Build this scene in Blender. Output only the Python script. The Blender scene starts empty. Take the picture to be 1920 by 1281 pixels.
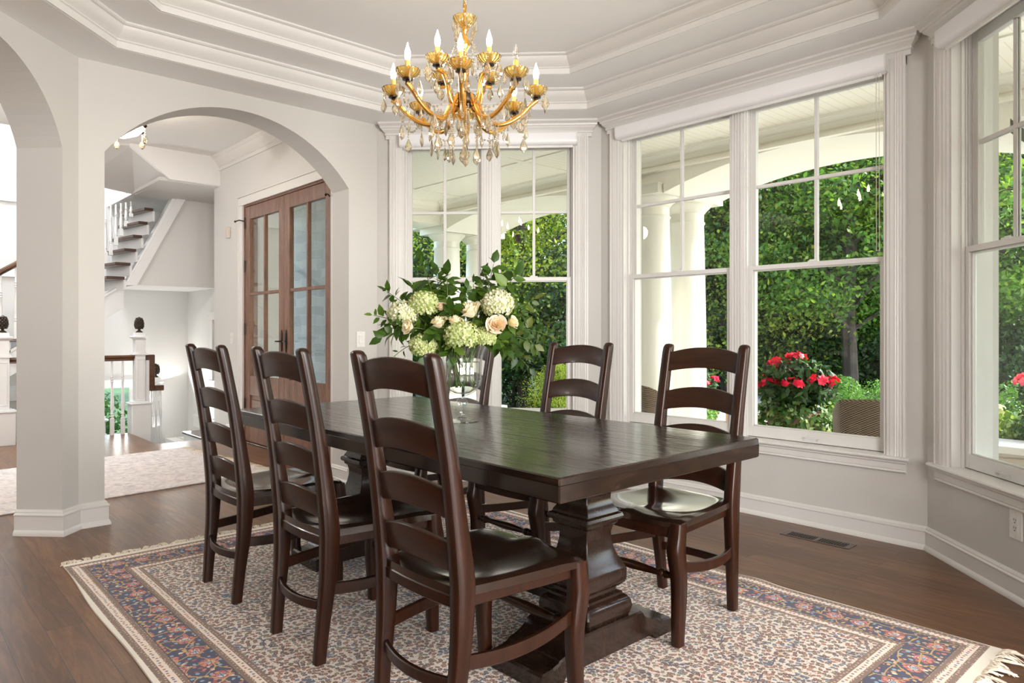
import bpy, bmesh, math, random
import numpy as np
from mathutils import Vector, Matrix
PI = math.pi
S2 = math.sqrt(2)
random.seed(7)
SC = bpy.context.scene
COL = SC.collection

# ------------------------------------------------------------------ camera
cam_d = bpy.data.cameras.new('camera')
cam = bpy.data.objects.new('camera', cam_d)
COL.objects.link(cam)
cam_d.sensor_width = 36.0
cam_d.lens = 1322.1 / 1920 * 36.0
cam_d.shift_x = 0.01033
cam_d.shift_y = -0.0104
cam_d.clip_start = 0.02
cam_d.clip_end = 500
AZ = math.radians(48.096)
cam.location = (0, 0, 1.16)
cam.rotation_euler = (PI / 2, 0, AZ - PI / 2)
SC.camera = cam

# ------------------------------------------------------------------ view, world, sun
SC.view_settings.view_transform = 'Standard'
SC.view_settings.look = 'None'
SC.view_settings.gamma = 1.0
SC.view_settings.use_curve_mapping = False
SC.view_settings.exposure = 0.25
SC.cycles.caustics_reflective = False
SC.cycles.caustics_refractive = False
SC.cycles.sample_clamp_indirect = 4.0
SC.cycles.max_bounces = 10
SC.cycles.diffuse_bounces = 5
SC.cycles.transparent_max_bounces = 24

world = bpy.data.worlds.new('sky')
SC.world = world
world.use_nodes = True
wn = world.node_tree
wn.nodes.clear()
w_out = wn.nodes.new('ShaderNodeOutputWorld')
w_bg = wn.nodes.new('ShaderNodeBackground')
w_sky = wn.nodes.new('ShaderNodeTexSky')
w_sky.sky_type = 'NISHITA'
w_sky.sun_disc = False
w_sky.sun_elevation = math.radians(52)
w_sky.sun_rotation = math.radians(150)
w_sky.air_density = 1.2
w_sky.dust_density = 2.0
w_bg.inputs['Strength'].default_value = 0.95
wn.links.new(w_sky.outputs[0], w_bg.inputs['Color'])
wn.links.new(w_bg.outputs[0], w_out.inputs['Surface'])

sun_d = bpy.data.lights.new('sun', 'SUN')
sun_d.energy = 8.5
sun_d.angle = math.radians(0.6)
sun_d.color = (1.0, 0.95, 0.86)
sun = bpy.data.objects.new('sun', sun_d)
COL.objects.link(sun)
sun.rotation_euler = Vector((0.58, -0.60, 0.80)).to_track_quat('Z', 'Y').to_euler()


def area(name, loc, target, w, h, power, color=(1, 1, 1)):
    d = bpy.data.lights.new(name, 'AREA')
    d.shape = 'RECTANGLE'
    d.size = w
    d.size_y = h
    d.energy = power
    d.color = color
    o = bpy.data.objects.new(name, d)
    COL.objects.link(o)
    o.location = loc
    v = Vector(target) - Vector(loc)
    o.rotation_euler = v.to_track_quat('-Z', 'Y').to_euler()
    return o


# fill lamps added behind the camera to brighten the dining room; no windows there
area('window_light', (2.0, -4.6, 1.60), (2.1, 3.0, 2.4), 2.4, 2.9, 410, (1.0, 0.98, 0.96))
area('window_light', (-1.3, -4.4, 1.60), (2.6, 1.6, 2.3), 2.6, 2.9, 490, (1.0, 0.985, 0.965))
for lp_, pw_ in (((-2.8, 6.5, 2.62), 95), ((-0.2, 6.6, 2.66), 60)):
    ld_ = bpy.data.lights.new('hall_fill', 'POINT')  # unseen point lamp, added in the hall as fill
    ld_.energy = pw_
    ld_.color = (1.0, 0.96, 0.92)
    ld_.shadow_soft_size = 0.10
    lo_ = bpy.data.objects.new('hall_fill', ld_)
    COL.objects.link(lo_)
    lo_.location = lp_
area('skylight', (0.6, 9.6, 5.6), (1.0, 9.6, 0.0), 3.0, 1.2, 420, (0.90, 0.95, 1.0))
area('window_light', (2.75, 9.95, 0.2), (2.5, 8.6, 1.5), 0.9, 0.9, 22, (1.0, 0.98, 0.95))


# ------------------------------------------------------------------ materials
def srgb(r, g, b):
    def c(v):
        v /= 255.0
        return v / 12.92 if v <= 0.04045 else ((v + 0.055) / 1.055) ** 2.4
    return (c(r), c(g), c(b), 1.0)


def new_mat(name):
    m = bpy.data.materials.new(name)
    m.use_nodes = True
    nt = m.node_tree
    nt.nodes.clear()
    out = nt.nodes.new('ShaderNodeOutputMaterial')
    return m, nt, out


def principled(nt, out, color=None, rough=0.5, metal=0.0, **kw):
    p = nt.nodes.new('ShaderNodeBsdfPrincipled')
    if color is not None:
        p.inputs['Base Color'].default_value = color
    p.inputs['Roughness'].default_value = rough
    p.inputs['Metallic'].default_value = metal
    for k, v in kw.items():
        p.inputs[k].default_value = v
    nt.links.new(p.outputs[0], out.inputs['Surface'])
    return p


def N(nt, t, **kw):
    n = nt.nodes.new(t)
    for k, v in kw.items():
        setattr(n, k, v)
    return n


def coords(nt, scale=(1, 1, 1), kind='Object', rot=(0, 0, 0), loc=(0, 0, 0)):
    tc = N(nt, 'ShaderNodeTexCoord')
    mp = N(nt, 'ShaderNodeMapping')
    mp.inputs['Scale'].default_value = scale
    mp.inputs['Rotation'].default_value = rot
    mp.inputs['Location'].default_value = loc
    nt.links.new(tc.outputs[kind], mp.inputs['Vector'])
    return mp.outputs[0]


def noise(nt, vec, scale=5, detail=3, rough=0.5, dist=0.0):
    n = N(nt, 'ShaderNodeTexNoise')
    n.inputs['Scale'].default_value = scale
    n.inputs['Detail'].default_value = detail
    n.inputs['Roughness'].default_value = rough
    n.inputs['Distortion'].default_value = dist
    if vec is not None:
        nt.links.new(vec, n.inputs['Vector'])
    return n.outputs['Fac']


def ramp(nt, fac, stops, interp='LINEAR'):
    r = N(nt, 'ShaderNodeValToRGB')
    r.color_ramp.interpolation = interp
    el = r.color_ramp.elements
    while len(el) > 1:
        el.remove(el[-1])
    el[0].position = stops[0][0]
    el[0].color = stops[0][1]
    for p, c in stops[1:]:
        e = el.new(p)
        e.color = c
    nt.links.new(fac, r.inputs['Fac'])
    return r.outputs['Color']


def mixc(nt, fac, a, b, mode='MIX'):
    m = N(nt, 'ShaderNodeMix', data_type='RGBA', blend_type=mode)
    if isinstance(fac, (int, float)):
        m.inputs[0].default_value = fac
    else:
        nt.links.new(fac, m.inputs[0])
    for i, v in ((6, a), (7, b)):
        if isinstance(v, tuple):
            m.inputs[i].default_value = v
        else:
            nt.links.new(v, m.inputs[i])
    return m.outputs[2]


def math_(nt, op, a, b=None, c=None, clamp=False):
    m = N(nt, 'ShaderNodeMath', operation=op, use_clamp=clamp)
    for i, v in enumerate((a, b, c)):
        if v is None:
            continue
        if isinstance(v, (int, float)):
            m.inputs[i].default_value = v
        else:
            nt.links.new(v, m.inputs[i])
    return m.outputs[0]


def bump(nt, p, height, strength=0.2, dist=0.01):
    b = N(nt, 'ShaderNodeBump')
    b.inputs['Strength'].default_value = strength
    b.inputs['Distance'].default_value = dist
    nt.links.new(height, b.inputs['Height'])
    nt.links.new(b.outputs[0], p.inputs['Normal'])


def paint(name, col, rough=0.55, bump_s=0.03):
    m, nt, out = new_mat(name)
    p = principled(nt, out, col, rough)
    v = coords(nt)
    n = noise(nt, v, 90, 3)
    p_col = mixc(nt, noise(nt, v, 1.3, 2), tuple(c * 0.985 for c in col[:3]) + (1,), col)
    nt.links.new(p_col, p.inputs['Base Color'])
    if bump_s:
        bump(nt, p, n, bump_s, 0.003)
    return m


M = {}
M['wall'] = paint('wall_paint', (0.585, 0.57, 0.54, 1), 0.6)
M['hallwall'] = paint('hall_wall_paint', (0.66, 0.65, 0.63, 1), 0.6)
M['ceil'] = paint('ceiling_paint', (0.90, 0.895, 0.885, 1), 0.7)
M['trim'] = paint('trim_paint', (0.72, 0.705, 0.68, 1), 0.32, 0.0)
M['white'] = paint('white_paint', (0.78, 0.78, 0.78, 1), 0.35, 0.0)
M['shade'] = paint('shade_white', (0.88, 0.88, 0.90, 1), 0.30, 0.0)
M['cream'] = paint('porch_cream_paint', (0.86, 0.82, 0.72, 1), 0.45, 0.0)
M['creamcol'] = paint('porch_column_paint', (0.72, 0.69, 0.61, 1), 0.35, 0.0)
M['plastic'] = paint('white_plastic', (0.78, 0.77, 0.74, 1), 0.3, 0.0)
M['beige'] = paint('beige_plastic', (0.62, 0.56, 0.49, 1), 0.4, 0.0)


def beadboard():
    m, nt, out = new_mat('beadboard_cream')
    p = principled(nt, out, (0.87, 0.83, 0.73, 1), 0.45)
    tc = N(nt, 'ShaderNodeTexCoord')
    sx = N(nt, 'ShaderNodeSeparateXYZ')
    nt.links.new(tc.outputs['Object'], sx.inputs[0])
    w = math_(nt, 'FRACT', math_(nt, 'MULTIPLY', sx.outputs['Y'], 11.0))
    g = math_(nt, 'LESS_THAN', w, 0.08)
    c = mixc(nt, g, (0.87, 0.83, 0.73, 1), (0.72, 0.66, 0.52, 1))
    nt.links.new(c, p.inputs['Base Color'])
    return m


M['bead'] = beadboard()


def wood(name, dark, light, rough=0.25, scale=(6, 1.2, 6), bump_s=0.08, coat=0.3, hue=None):
    m, nt, out = new_mat(name)
    p = principled(nt, out, dark, rough)
    v = coords(nt, scale)
    n1 = noise(nt, v, 4.0, 6, 0.6, 0.8)
    n2 = noise(nt, coords(nt, (scale[0] * 6, scale[1] * 2, scale[2] * 6)), 8.0, 4, 0.6, 0.3)
    f = math_(nt, 'ADD', math_(nt, 'MULTIPLY', n1, 0.7), math_(nt, 'MULTIPLY', n2, 0.3))
    c = ramp(nt, f, [(0.30, dark), (0.52, tuple((a + b) / 2 for a, b in zip(dark, light))), (0.72, light)])
    nt.links.new(c, p.inputs['Base Color'])
    r = math_(nt, 'ADD', math_(nt, 'MULTIPLY', n2, 0.12), rough - 0.06)
    nt.links.new(r, p.inputs['Roughness'])
    p.inputs['Coat Weight'].default_value = coat
    p.inputs['Coat Roughness'].default_value = 0.12
    p.inputs['Specular IOR Level'].default_value = 0.28
    bump(nt, p, n2, bump_s, 0.004)
    return m


M['chair'] = wood('chair_wood', (0.0075, 0.0027, 0.0014, 1), (0.036, 0.0100, 0.0034, 1), 0.30, (9, 9, 1.0), 0.008, 0.10)
M['slat'] = wood('chair_slat_wood', (0.009, 0.0031, 0.0016, 1), (0.046, 0.0140, 0.0050, 1), 0.32, (9, 1.0, 9), 0.008, 0.08)
M['seat'] = wood('chair_seat_wood', (0.006, 0.0035, 0.0025, 1), (0.030, 0.012, 0.006, 1), 0.16, (5, 1.5, 5), 0.008, 0.9)
M['tbase'] = wood('table_base_wood', (0.006, 0.0033, 0.0022, 1), (0.022, 0.0105, 0.006, 1), 0.26, (4, 4, 0.8), 0.006, 0.4)
M['rail'] = wood('stair_rail_wood', (0.045, 0.018, 0.008, 1), (0.13, 0.055, 0.024, 1), 0.3, (2, 5, 5), 0.03, 0.3)
M['tread'] = wood('stair_tread_wood', (0.030, 0.014, 0.008, 1), (0.09, 0.045, 0.025, 1), 0.3, (2, 5, 5), 0.03, 0.3)
M['door'] = wood('door_alder_wood', (0.085, 0.038, 0.022, 1), (0.27, 0.135, 0.082, 1), 0.38, (5, 5, 0.9), 0.05, 0.15)
M['teak'] = wood('teak_wood', (0.55, 0.24, 0.07, 1), (0.80, 0.42, 0.16, 1), 0.5, (4, 1, 4), 0.02, 0.0)


def tabletop():
    m, nt, out = new_mat('tabletop_wood')
    p = principled(nt, out, (0.02, 0.01, 0.007, 1), 0.2)
    v = coords(nt, (3, 0.9, 9))
    n1 = noise(nt, v, 4.0, 6, 0.6, 0.8)
    c = ramp(nt, n1, [(0.3, (0.006, 0.0033, 0.0022, 1)), (0.55, (0.014, 0.0070, 0.0040, 1)), (0.75, (0.030, 0.015, 0.008, 1))])
    nt.links.new(c, p.inputs['Base Color'])
    # hand planed ripples running the long way, and plank seams
    rip = noise(nt, coords(nt, (30, 2.2, 1)), 1.0, 3, 0.55, 0.4)
    rip2 = noise(nt, coords(nt, (75, 5.0, 1)), 1.0, 2, 0.5, 0.2)
    tc = N(nt, 'ShaderNodeTexCoord')
    sx = N(nt, 'ShaderNodeSeparateXYZ')
    nt.links.new(tc.outputs['Object'], sx.inputs[0])
    fr = math_(nt, 'FRACT', math_(nt, 'ADD', math_(nt, 'MULTIPLY', sx.outputs['X'], 5.6), 0.5))
    d = math_(nt, 'ABSOLUTE', math_(nt, 'SUBTRACT', fr, 0.5))
    seam = math_(nt, 'SMOOTH_MIN', math_(nt, 'MULTIPLY', math_(nt, 'SUBTRACT', 0.5, d), 12.0), 0.5, 0.2)
    h = math_(nt, 'ADD', math_(nt, 'ADD', math_(nt, 'MULTIPLY', rip, 1.0), math_(nt, 'MULTIPLY', rip2, 0.35)), math_(nt, 'MULTIPLY', seam, 0.5))
    bump(nt, p, h, 0.75, 0.0075)
    geo = N(nt, 'ShaderNodeNewGeometry')
    sn = N(nt, 'ShaderNodeSeparateXYZ')
    nt.links.new(geo.outputs['True Normal'], sn.inputs[0])
    for b_ in [x for x in nt.nodes if x.type == 'BUMP']:
        nt.links.new(math_(nt, 'MULTIPLY', math_(nt, 'POWER', math_(nt, 'ABSOLUTE', sn.outputs['Z']), 4.0), 0.85), b_.inputs['Strength'])
    p.inputs['Coat Weight'].default_value = 0.4
    p.inputs['Coat Roughness'].default_value = 0.12
    p.inputs['Specular IOR Level'].default_value = 0.35
    nt.links.new(math_(nt, 'ADD', math_(nt, 'MULTIPLY', rip2, 0.03), 0.19), p.inputs['Roughness'])
    return m


M['ttop'] = tabletop()


def floor_mat():
    m, nt, out = new_mat('oak_floor')
    p = principled(nt, out, (0.1, 0.05, 0.03, 1), 0.3)
    v = coords(nt, (1, 1, 1), rot=(0, 0, PI / 2))
    br = N(nt, 'ShaderNodeTexBrick')
    br.offset = 0.37
    br.inputs['Scale'].default_value = 1.0
    br.inputs['Brick Width'].default_value = 1.35
    br.inputs['Row Height'].default_value = 0.127
    br.inputs['Mortar Size'].default_value = 0.0012
    br.inputs['Mortar Smooth'].default_value = 0.3
    br.inputs['Bias'].default_value = 0.0
    br.inputs['Color1'].default_value = (0, 0, 0, 1)
    br.inputs['Color2'].default_value = (1, 1, 1, 1)
    nt.links.new(v, br.inputs['Vector'])
    # grain runs along the planks (world Y), shifted from plank to plank
    tc = N(nt, 'ShaderNodeTexCoord')
    sx = N(nt, 'ShaderNodeSeparateXYZ')
    nt.links.new(tc.outputs['Object'], sx.inputs[0])
    cb = N(nt, 'ShaderNodeCombineXYZ')
    sep = N(nt, 'ShaderNodeSeparateColor')
    nt.links.new(br.outputs['Color'], sep.inputs[0])
    nt.links.new(math_(nt, 'MULTIPLY', sx.outputs['X'], 9.0), cb.inputs[0])
    nt.links.new(math_(nt, 'ADD', math_(nt, 'MULTIPLY', sx.outputs['Y'], 0.9), math_(nt, 'MULTIPLY', sep.outputs[0], 7.0)), cb.inputs[1])
    n1 = noise(nt, cb.outputs[0], 2.2, 6, 0.62, 1.6)
    n2 = noise(nt, cb.outputs[0], 14, 4, 0.6, 0.4)
    g = ramp(nt, math_(nt, 'ADD', math_(nt, 'MULTIPLY', n1, 0.75), math_(nt, 'MULTIPLY', n2, 0.25)),
             [(0.30, (0.060, 0.025, 0.011, 1)), (0.50, (0.130, 0.060, 0.026, 1)), (0.70, (0.23, 0.118, 0.056, 1))])
    tone = mixc(nt, sep.outputs[0], (0.78, 0.74, 0.72, 1), (1.18, 1.12, 1.05, 1))
    c = mixc(nt, 1.0, g, tone, 'MULTIPLY')
    c = mixc(nt, br.outputs['Fac'], c, (0.012, 0.006, 0.004, 1))
    nt.links.new(c, p.inputs['Base Color'])
    nt.links.new(math_(nt, 'ADD', math_(nt, 'MULTIPLY', n2, 0.14), 0.25), p.inputs['Roughness'])
    h = math_(nt, 'SUBTRACT', math_(nt, 'MULTIPLY', n2, 0.35), br.outputs['Fac'])
    bump(nt, p, h, 0.22, 0.003)
    return m


M['floor'] = floor_mat()

RUG_HX, RUG_HY = 1.18, 1.642      # half size of the patterned field and borders


def rug_mat():
    m, nt, out = new_mat('persian_rug')
    p = principled(nt, out, (0.5, 0.4, 0.35, 1), 0.92)
    tc = N(nt, 'ShaderNodeTexCoord')
    sx = N(nt, 'ShaderNodeSeparateXYZ')
    nt.links.new(tc.outputs['Object'], sx.inputs[0])
    ax = math_(nt, 'SUBTRACT', RUG_HX, math_(nt, 'ABSOLUTE', sx.outputs['X']))
    ay = math_(nt, 'SUBTRACT', RUG_HY, math_(nt, 'ABSOLUTE', sx.outputs['Y']))
    d = math_(nt, 'MINIMUM', ax, ay)
    vec = tc.outputs['Object']

    def vor(scale, feature='F1', rnd=0.9, v=None):
        t = N(nt, 'ShaderNodeTexVoronoi', feature=feature, voronoi_dimensions='2D')
        t.inputs['Scale'].default_value = scale
        t.inputs['Randomness'].default_value = rnd
        nt.links.new(v if v is not None else vec, t.inputs['Vector'])
        return t
    # ---- field: ivory ground packed with small rust, brown, grey-blue flowers
    wob = N(nt, 'ShaderNodeTexNoise')
    wob.inputs['Scale'].default_value = 28
    wob.inputs['Detail'].default_value = 2
    nt.links.new(vec, wob.inputs['Vector'])
    wv = N(nt, 'ShaderNodeVectorMath', operation='SCALE')
    wv.inputs['Scale'].default_value = 0.022
    nt.links.new(wob.outputs['Color'], wv.inputs[0])
    va = N(nt, 'ShaderNodeVectorMath', operation='ADD')
    nt.links.new(vec, va.inputs[0])
    nt.links.new(wv.outputs[0], va.inputs[1])
    wvec = va.outputs[0]
    v1 = vor(52, 'F1', 0.85, wvec)
    e1 = vor(52, 'DISTANCE_TO_EDGE', 0.85, wvec)
    sep = N(nt, 'ShaderNodeSeparateColor')
    nt.links.new(v1.outputs['Color'], sep.inputs[0])
    mot = ramp(nt, sep.outputs[0], [(0.0, srgb(104, 58, 44)), (0.24, srgb(126, 84, 62)), (0.42, srgb(92, 70, 62)),
                                   (0.56, srgb(82, 92, 110)), (0.68, srgb(150, 96, 72)), (0.82, srgb(112, 112, 84)),
                                   (0.92, srgb(70, 56, 62))], 'CONSTANT')
    ivory = mixc(nt, noise(nt, vec, 2.0, 2), srgb(212, 198, 184), srgb(228, 218, 208))
    fm = math_(nt, 'LESS_THAN', v1.outputs['Distance'], 0.41)
    v1b = vor(80, 'F1', 1.0, wvec)
    s1b = N(nt, 'ShaderNodeSeparateColor')
    nt.links.new(v1b.outputs['Color'], s1b.inputs[0])
    fill = ramp(nt, s1b.outputs[0], [(0.0, srgb(150, 112, 92)), (0.3, srgb(128, 118, 122)), (0.55, srgb(170, 132, 108)), (0.8, srgb(122, 120, 96))], 'CONSTANT')
    ivory = mixc(nt, math_(nt, 'MULTIPLY', math_(nt, 'LESS_THAN', v1b.outputs['Distance'], 0.25), 0.75), ivory, fill)
    inner = math_(nt, 'LESS_THAN', v1.outputs['Distance'], 0.12)
    motc = mixc(nt, inner, mot, mixc(nt, 0.45, mot, srgb(220, 190, 160)))
    field = mixc(nt, fm, ivory, motc)
    # larger rosettes
    v2 = vor(7.5, 'F1', 0.7, wvec)
    r2 = math_(nt, 'LESS_THAN', v2.outputs['Distance'], 0.17)
    r2i = math_(nt, 'LESS_THAN', v2.outputs['Distance'], 0.09)
    s2 = N(nt, 'ShaderNodeSeparateColor')
    nt.links.new(v2.outputs['Color'], s2.inputs[0])
    ros = ramp(nt, s2.outputs[1], [(0.0, srgb(72, 62, 66)), (0.35, srgb(96, 62, 50)), (0.7, srgb(72, 84, 104))], 'CONSTANT')
    ros = mixc(nt, r2i, ros, mixc(nt, fm, srgb(200, 170, 140), ros))
    field = mixc(nt, math_(nt, 'MULTIPLY', r2, math_(nt, 'GREATER_THAN', e1.outputs['Distance'], 0.05)), field, ros)
    # curling dark stems
    vs = vor(5.2, 'DISTANCE_TO_EDGE', 1.0, wvec)
    st = math_(nt, 'MULTIPLY', math_(nt, 'LESS_THAN', vs.outputs['Distance'], 0.016), math_(nt, 'GREATER_THAN', noise(nt, vec, 9, 1), 0.58))
    field = mixc(nt, st, field, srgb(70, 60, 78))

    # ---- main border: navy ground with coral, sky blue, gold blooms
    v3 = vor(50, 'F1', 1.0, wvec)
    e3 = vor(50, 'DISTANCE_TO_EDGE', 1.0, wvec)
    s3 = N(nt, 'ShaderNodeSeparateColor')
    nt.links.new(v3.outputs['Color'], s3.inputs[0])
    bl = ramp(nt, s3.outputs[0], [(0.0, srgb(196, 104, 84)), (0.18, srgb(22, 30, 74)), (0.40, srgb(120, 158, 186)),
                                 (0.52, srgb(196, 160, 96)), (0.68, srgb(150, 62, 56)), (0.80, srgb(24, 32, 80)),
                                 (0.92, srgb(220, 206, 196))], 'CONSTANT')
    bm = math_(nt, 'LESS_THAN', v3.outputs['Distance'], 0.34)
    navy = mixc(nt, bm, srgb(18, 24, 66), bl)
    v4 = vor(8.0, 'F1', 0.35, wvec)
    b4 = math_(nt, 'LESS_THAN', v4.outputs['Distance'], 0.26)
    b4b = math_(nt, 'LESS_THAN', v4.outputs['Distance'], 0.15)
    b4c = math_(nt, 'LESS_THAN', v4.outputs['Distance'], 0.07)
    ring = mixc(nt, bm, srgb(176, 84, 72), srgb(206, 120, 96))
    ring = mixc(nt, b4b, ring, mixc(nt, bm, srgb(212, 196, 190), srgb(176, 84, 72)))
    ring = mixc(nt, b4c, ring, srgb(120, 160, 190))
    navy = mixc(nt, math_(nt, 'MULTIPLY', b4, math_(nt, 'GREATER_THAN', e3.outputs['Distance'], 0.06)), navy, ring)
    vine = vor(12.0, 'DISTANCE_TO_EDGE', 0.9, wvec)
    vm = math_(nt, 'LESS_THAN', vine.outputs['Distance'], 0.028)
    navy = mixc(nt, vm, navy, srgb(186, 150, 84))
    # ---- guard stripes: cream with small dotted flowers
    v5 = vor(52, 'F1', 0.4)
    s5 = N(nt, 'ShaderNodeSeparateColor')
    nt.links.new(v5.outputs['Color'], s5.inputs[0])
    gl = ramp(nt, s5.outputs[0], [(0.0, srgb(170, 96, 84)), (0.4, srgb(96, 104, 140)), (0.7, srgb(146, 116, 84))], 'CONSTANT')
    guard = mixc(nt, math_(nt, 'LESS_THAN', v5.outputs['Distance'], 0.26), srgb(232, 216, 200), gl)
    brown = mixc(nt, math_(nt, 'LESS_THAN', v5.outputs['Distance'], 0.20), srgb(116, 88, 72), srgb(190, 160, 130))
    stops = [(0.0, 'w'), (0.011, 'b'), (0.036, 'g'), (0.066, 'b'), (0.086, 'k'), (0.090, 'n'), (0.222, 'k'),
             (0.226, 'b'), (0.246, 'g'), (0.272, 'b'), (0.292, 'f')]
    src = {'w': srgb(236, 228, 214), 'b': brown, 'g': guard, 'k': srgb(46, 30, 34), 'n': navy, 'f': field}
    col = src['w']
    for pos, key in stops[1:]:
        col = mixc(nt, math_(nt, 'GREATER_THAN', d, pos), col, src[key])
    nt.links.new(col, p.inputs['Base Color'])
    p.inputs['Sheen Weight'].default_value = 0.25
    bump(nt, p, noise(nt, vec, 450, 2), 0.4, 0.003)
    return m


M['rug'] = rug_mat()


def fabric(name, col, scale=300):
    m, nt, out = new_mat(name)
    p = principled(nt, out, col, 0.9)
    bump(nt, p, noise(nt, coords(nt), scale, 2), 0.4, 0.003)
    return m


M['fringe'] = fabric('wool_fringe', srgb(226, 214, 196))


def hallrug():
    m, nt, out = new_mat('faded_hall_rug')
    p = principled(nt, out, (0.6, 0.58, 0.58, 1), 0.95)
    v = coords(nt)
    n1 = noise(nt, v, 3.0, 5, 0.6, 0.6)
    n2 = noise(nt, v, 16, 4, 0.65, 1.2)
    c = ramp(nt, n2, [(0.36, srgb(172, 168, 172)), (0.5, srgb(212, 204, 202)), (0.64, srgb(230, 222, 216))])
    c = mixc(nt, math_(nt, 'MULTIPLY', n1, 0.5), c, srgb(200, 188, 184))
    nt.links.new(c, p.inputs['Base Color'])
    return m


M['hallrug'] = hallrug()


def schlick(nt, f0):
    # reflectance rising towards grazing angles, the same from both sides of a thin sheet
    lw = N(nt, 'ShaderNodeLayerWeight')
    lw.inputs['Blend'].default_value = 0.5
    return math_(nt, 'ADD', math_(nt, 'MULTIPLY', math_(nt, 'POWER', lw.outputs['Facing'], 5.0), 1.0 - f0), f0)


def pane_mat():
    m, nt, out = new_mat('window_glass')
    t = N(nt, 'ShaderNodeBsdfTransparent')
    t.inputs['Color'].default_value = (0.97, 0.985, 0.975, 1)
    g = N(nt, 'ShaderNodeBsdfGlossy')
    g.inputs['Roughness'].default_value = 0.0
    mx = N(nt, 'ShaderNodeMixShader')
    nt.links.new(schlick(nt, 0.022), mx.inputs[0])
    nt.links.new(t.outputs[0], mx.inputs[1])
    nt.links.new(g.outputs[0], mx.inputs[2])
    nt.links.new(mx.outputs[0], out.inputs['Surface'])
    return m


M['glass'] = pane_mat()


def clear_glass(name, tint, rough=0.0, amount=1.0):
    # thin blown glass: mostly see-through, reflecting more towards its edges
    m, nt, out = new_mat(name)
    t = N(nt, 'ShaderNodeBsdfTransparent')
    lw = N(nt, 'ShaderNodeLayerWeight')
    lw.inputs['Blend'].default_value = 0.35
    tc = mixc(nt, lw.outputs['Facing'], tint, tuple(c ** 2.2 for c in tint[:3]) + (1,))
    nt.links.new(tc, t.inputs['Color'])
    g = N(nt, 'ShaderNodeBsdfGlossy')
    g.inputs['Roughness'].default_value = rough
    mx = N(nt, 'ShaderNodeMixShader')
    nt.links.new(math_(nt, 'MULTIPLY', schlick(nt, 0.045), amount, clamp=True), mx.inputs[0])
    nt.links.new(t.outputs[0], mx.inputs[1])
    nt.links.new(g.outputs[0], mx.inputs[2])
    nt.links.new(mx.outputs[0], out.inputs['Surface'])
    return m


M['vase'] = clear_glass('vase_glass', (0.985, 0.99, 0.985, 1), 0.0, 1.6)


def refr(name, col, rough=0.03, trans=0.9, ior=1.5, mul=1.0):
    m, nt, out = new_mat(name)
    p = principled(nt, out, col, rough)
    p.inputs['Transmission Weight'].default_value = trans
    p.inputs['IOR'].default_value = ior
    return m


M['amber'] = refr('amber_glass', (1.0, 0.70, 0.22, 1), 0.06, 0.85, 1.45)
M['armglass'] = refr('amber_arm_glass', (0.95, 0.50, 0.11, 1), 0.12, 0.15, 1.5)
M['armglass'].node_tree.nodes['Principled BSDF'].inputs['Metallic'].default_value = 0.8
M['crystal'] = refr('champagne_crystal', (1.0, 0.87, 0.64, 1), 0.02, 0.85, 1.6)
m_, nt_, out_ = new_mat('candle_sleeve_gold')
principled(nt_, out_, (0.85, 0.60, 0.18, 1), 0.35, 0.35)
M['gold'] = m_
m_, nt_, out_ = new_mat('brass')
principled(nt_, out_, (0.78, 0.50, 0.16, 1), 0.22, 1.0)
M['brass'] = m_
m_, nt_, out_ = new_mat('dark_bronze')
principled(nt_, out_, (0.05, 0.035, 0.025, 1), 0.35, 0.8)
M['bronze'] = m_
m_, nt_, out_ = new_mat('black_iron')
principled(nt_, out_, (0.015, 0.013, 0.012, 1), 0.4, 0.6)
M['iron'] = m_


def emis(name, col, s):
    m, nt, out = new_mat(name)
    e = N(nt, 'ShaderNodeEmission')
    e.inputs['Color'].default_value = col
    e.inputs['Strength'].default_value = s
    nt.links.new(e.outputs[0], out.inputs['Surface'])
    return m


M['bulb'] = emis('lit_bulb', (1.0, 0.84, 0.62, 1), 55)
M['lamp'] = emis('lit_lamp_glass', (1.0, 0.88, 0.68, 1), 26)
M['can'] = emis('lit_downlight', (1.0, 0.93, 0.82, 1), 5)
M['bulboff'] = clear_glass('unlit_bulb_glass', (0.97, 0.96, 0.93, 1), 0.0, 1.5)


def leaf_mat(name, a, b, c=None, trans=0.45, rough=0.45):
    m, nt, out = new_mat(name)
    geo = N(nt, 'ShaderNodeNewGeometry')
    stops = [(0.0, a), (1.0, b)] if c is None else [(0.0, a), (0.55, b), (1.0, c)]
    col = ramp(nt, geo.outputs['Random Per Island'], stops)
    d = N(nt, 'ShaderNodeBsdfPrincipled')
    d.inputs['Roughness'].default_value = rough
    d.inputs['Specular IOR Level'].default_value = 0.35
    nt.links.new(col, d.inputs['Base Color'])
    t = N(nt, 'ShaderNodeBsdfTranslucent')
    tcol = mixc(nt, 1.0, col, (1.25, 1.15, 0.45, 1), 'MULTIPLY')
    nt.links.new(tcol, t.inputs['Color'])
    mx = N(nt, 'ShaderNodeMixShader')
    mx.inputs[0].default_value = trans
    nt.links.new(d.outputs[0], mx.inputs[1])
    nt.links.new(t.outputs[0], mx.inputs[2])
    nt.links.new(mx.outputs[0], out.inputs['Surface'])
    return m


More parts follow.
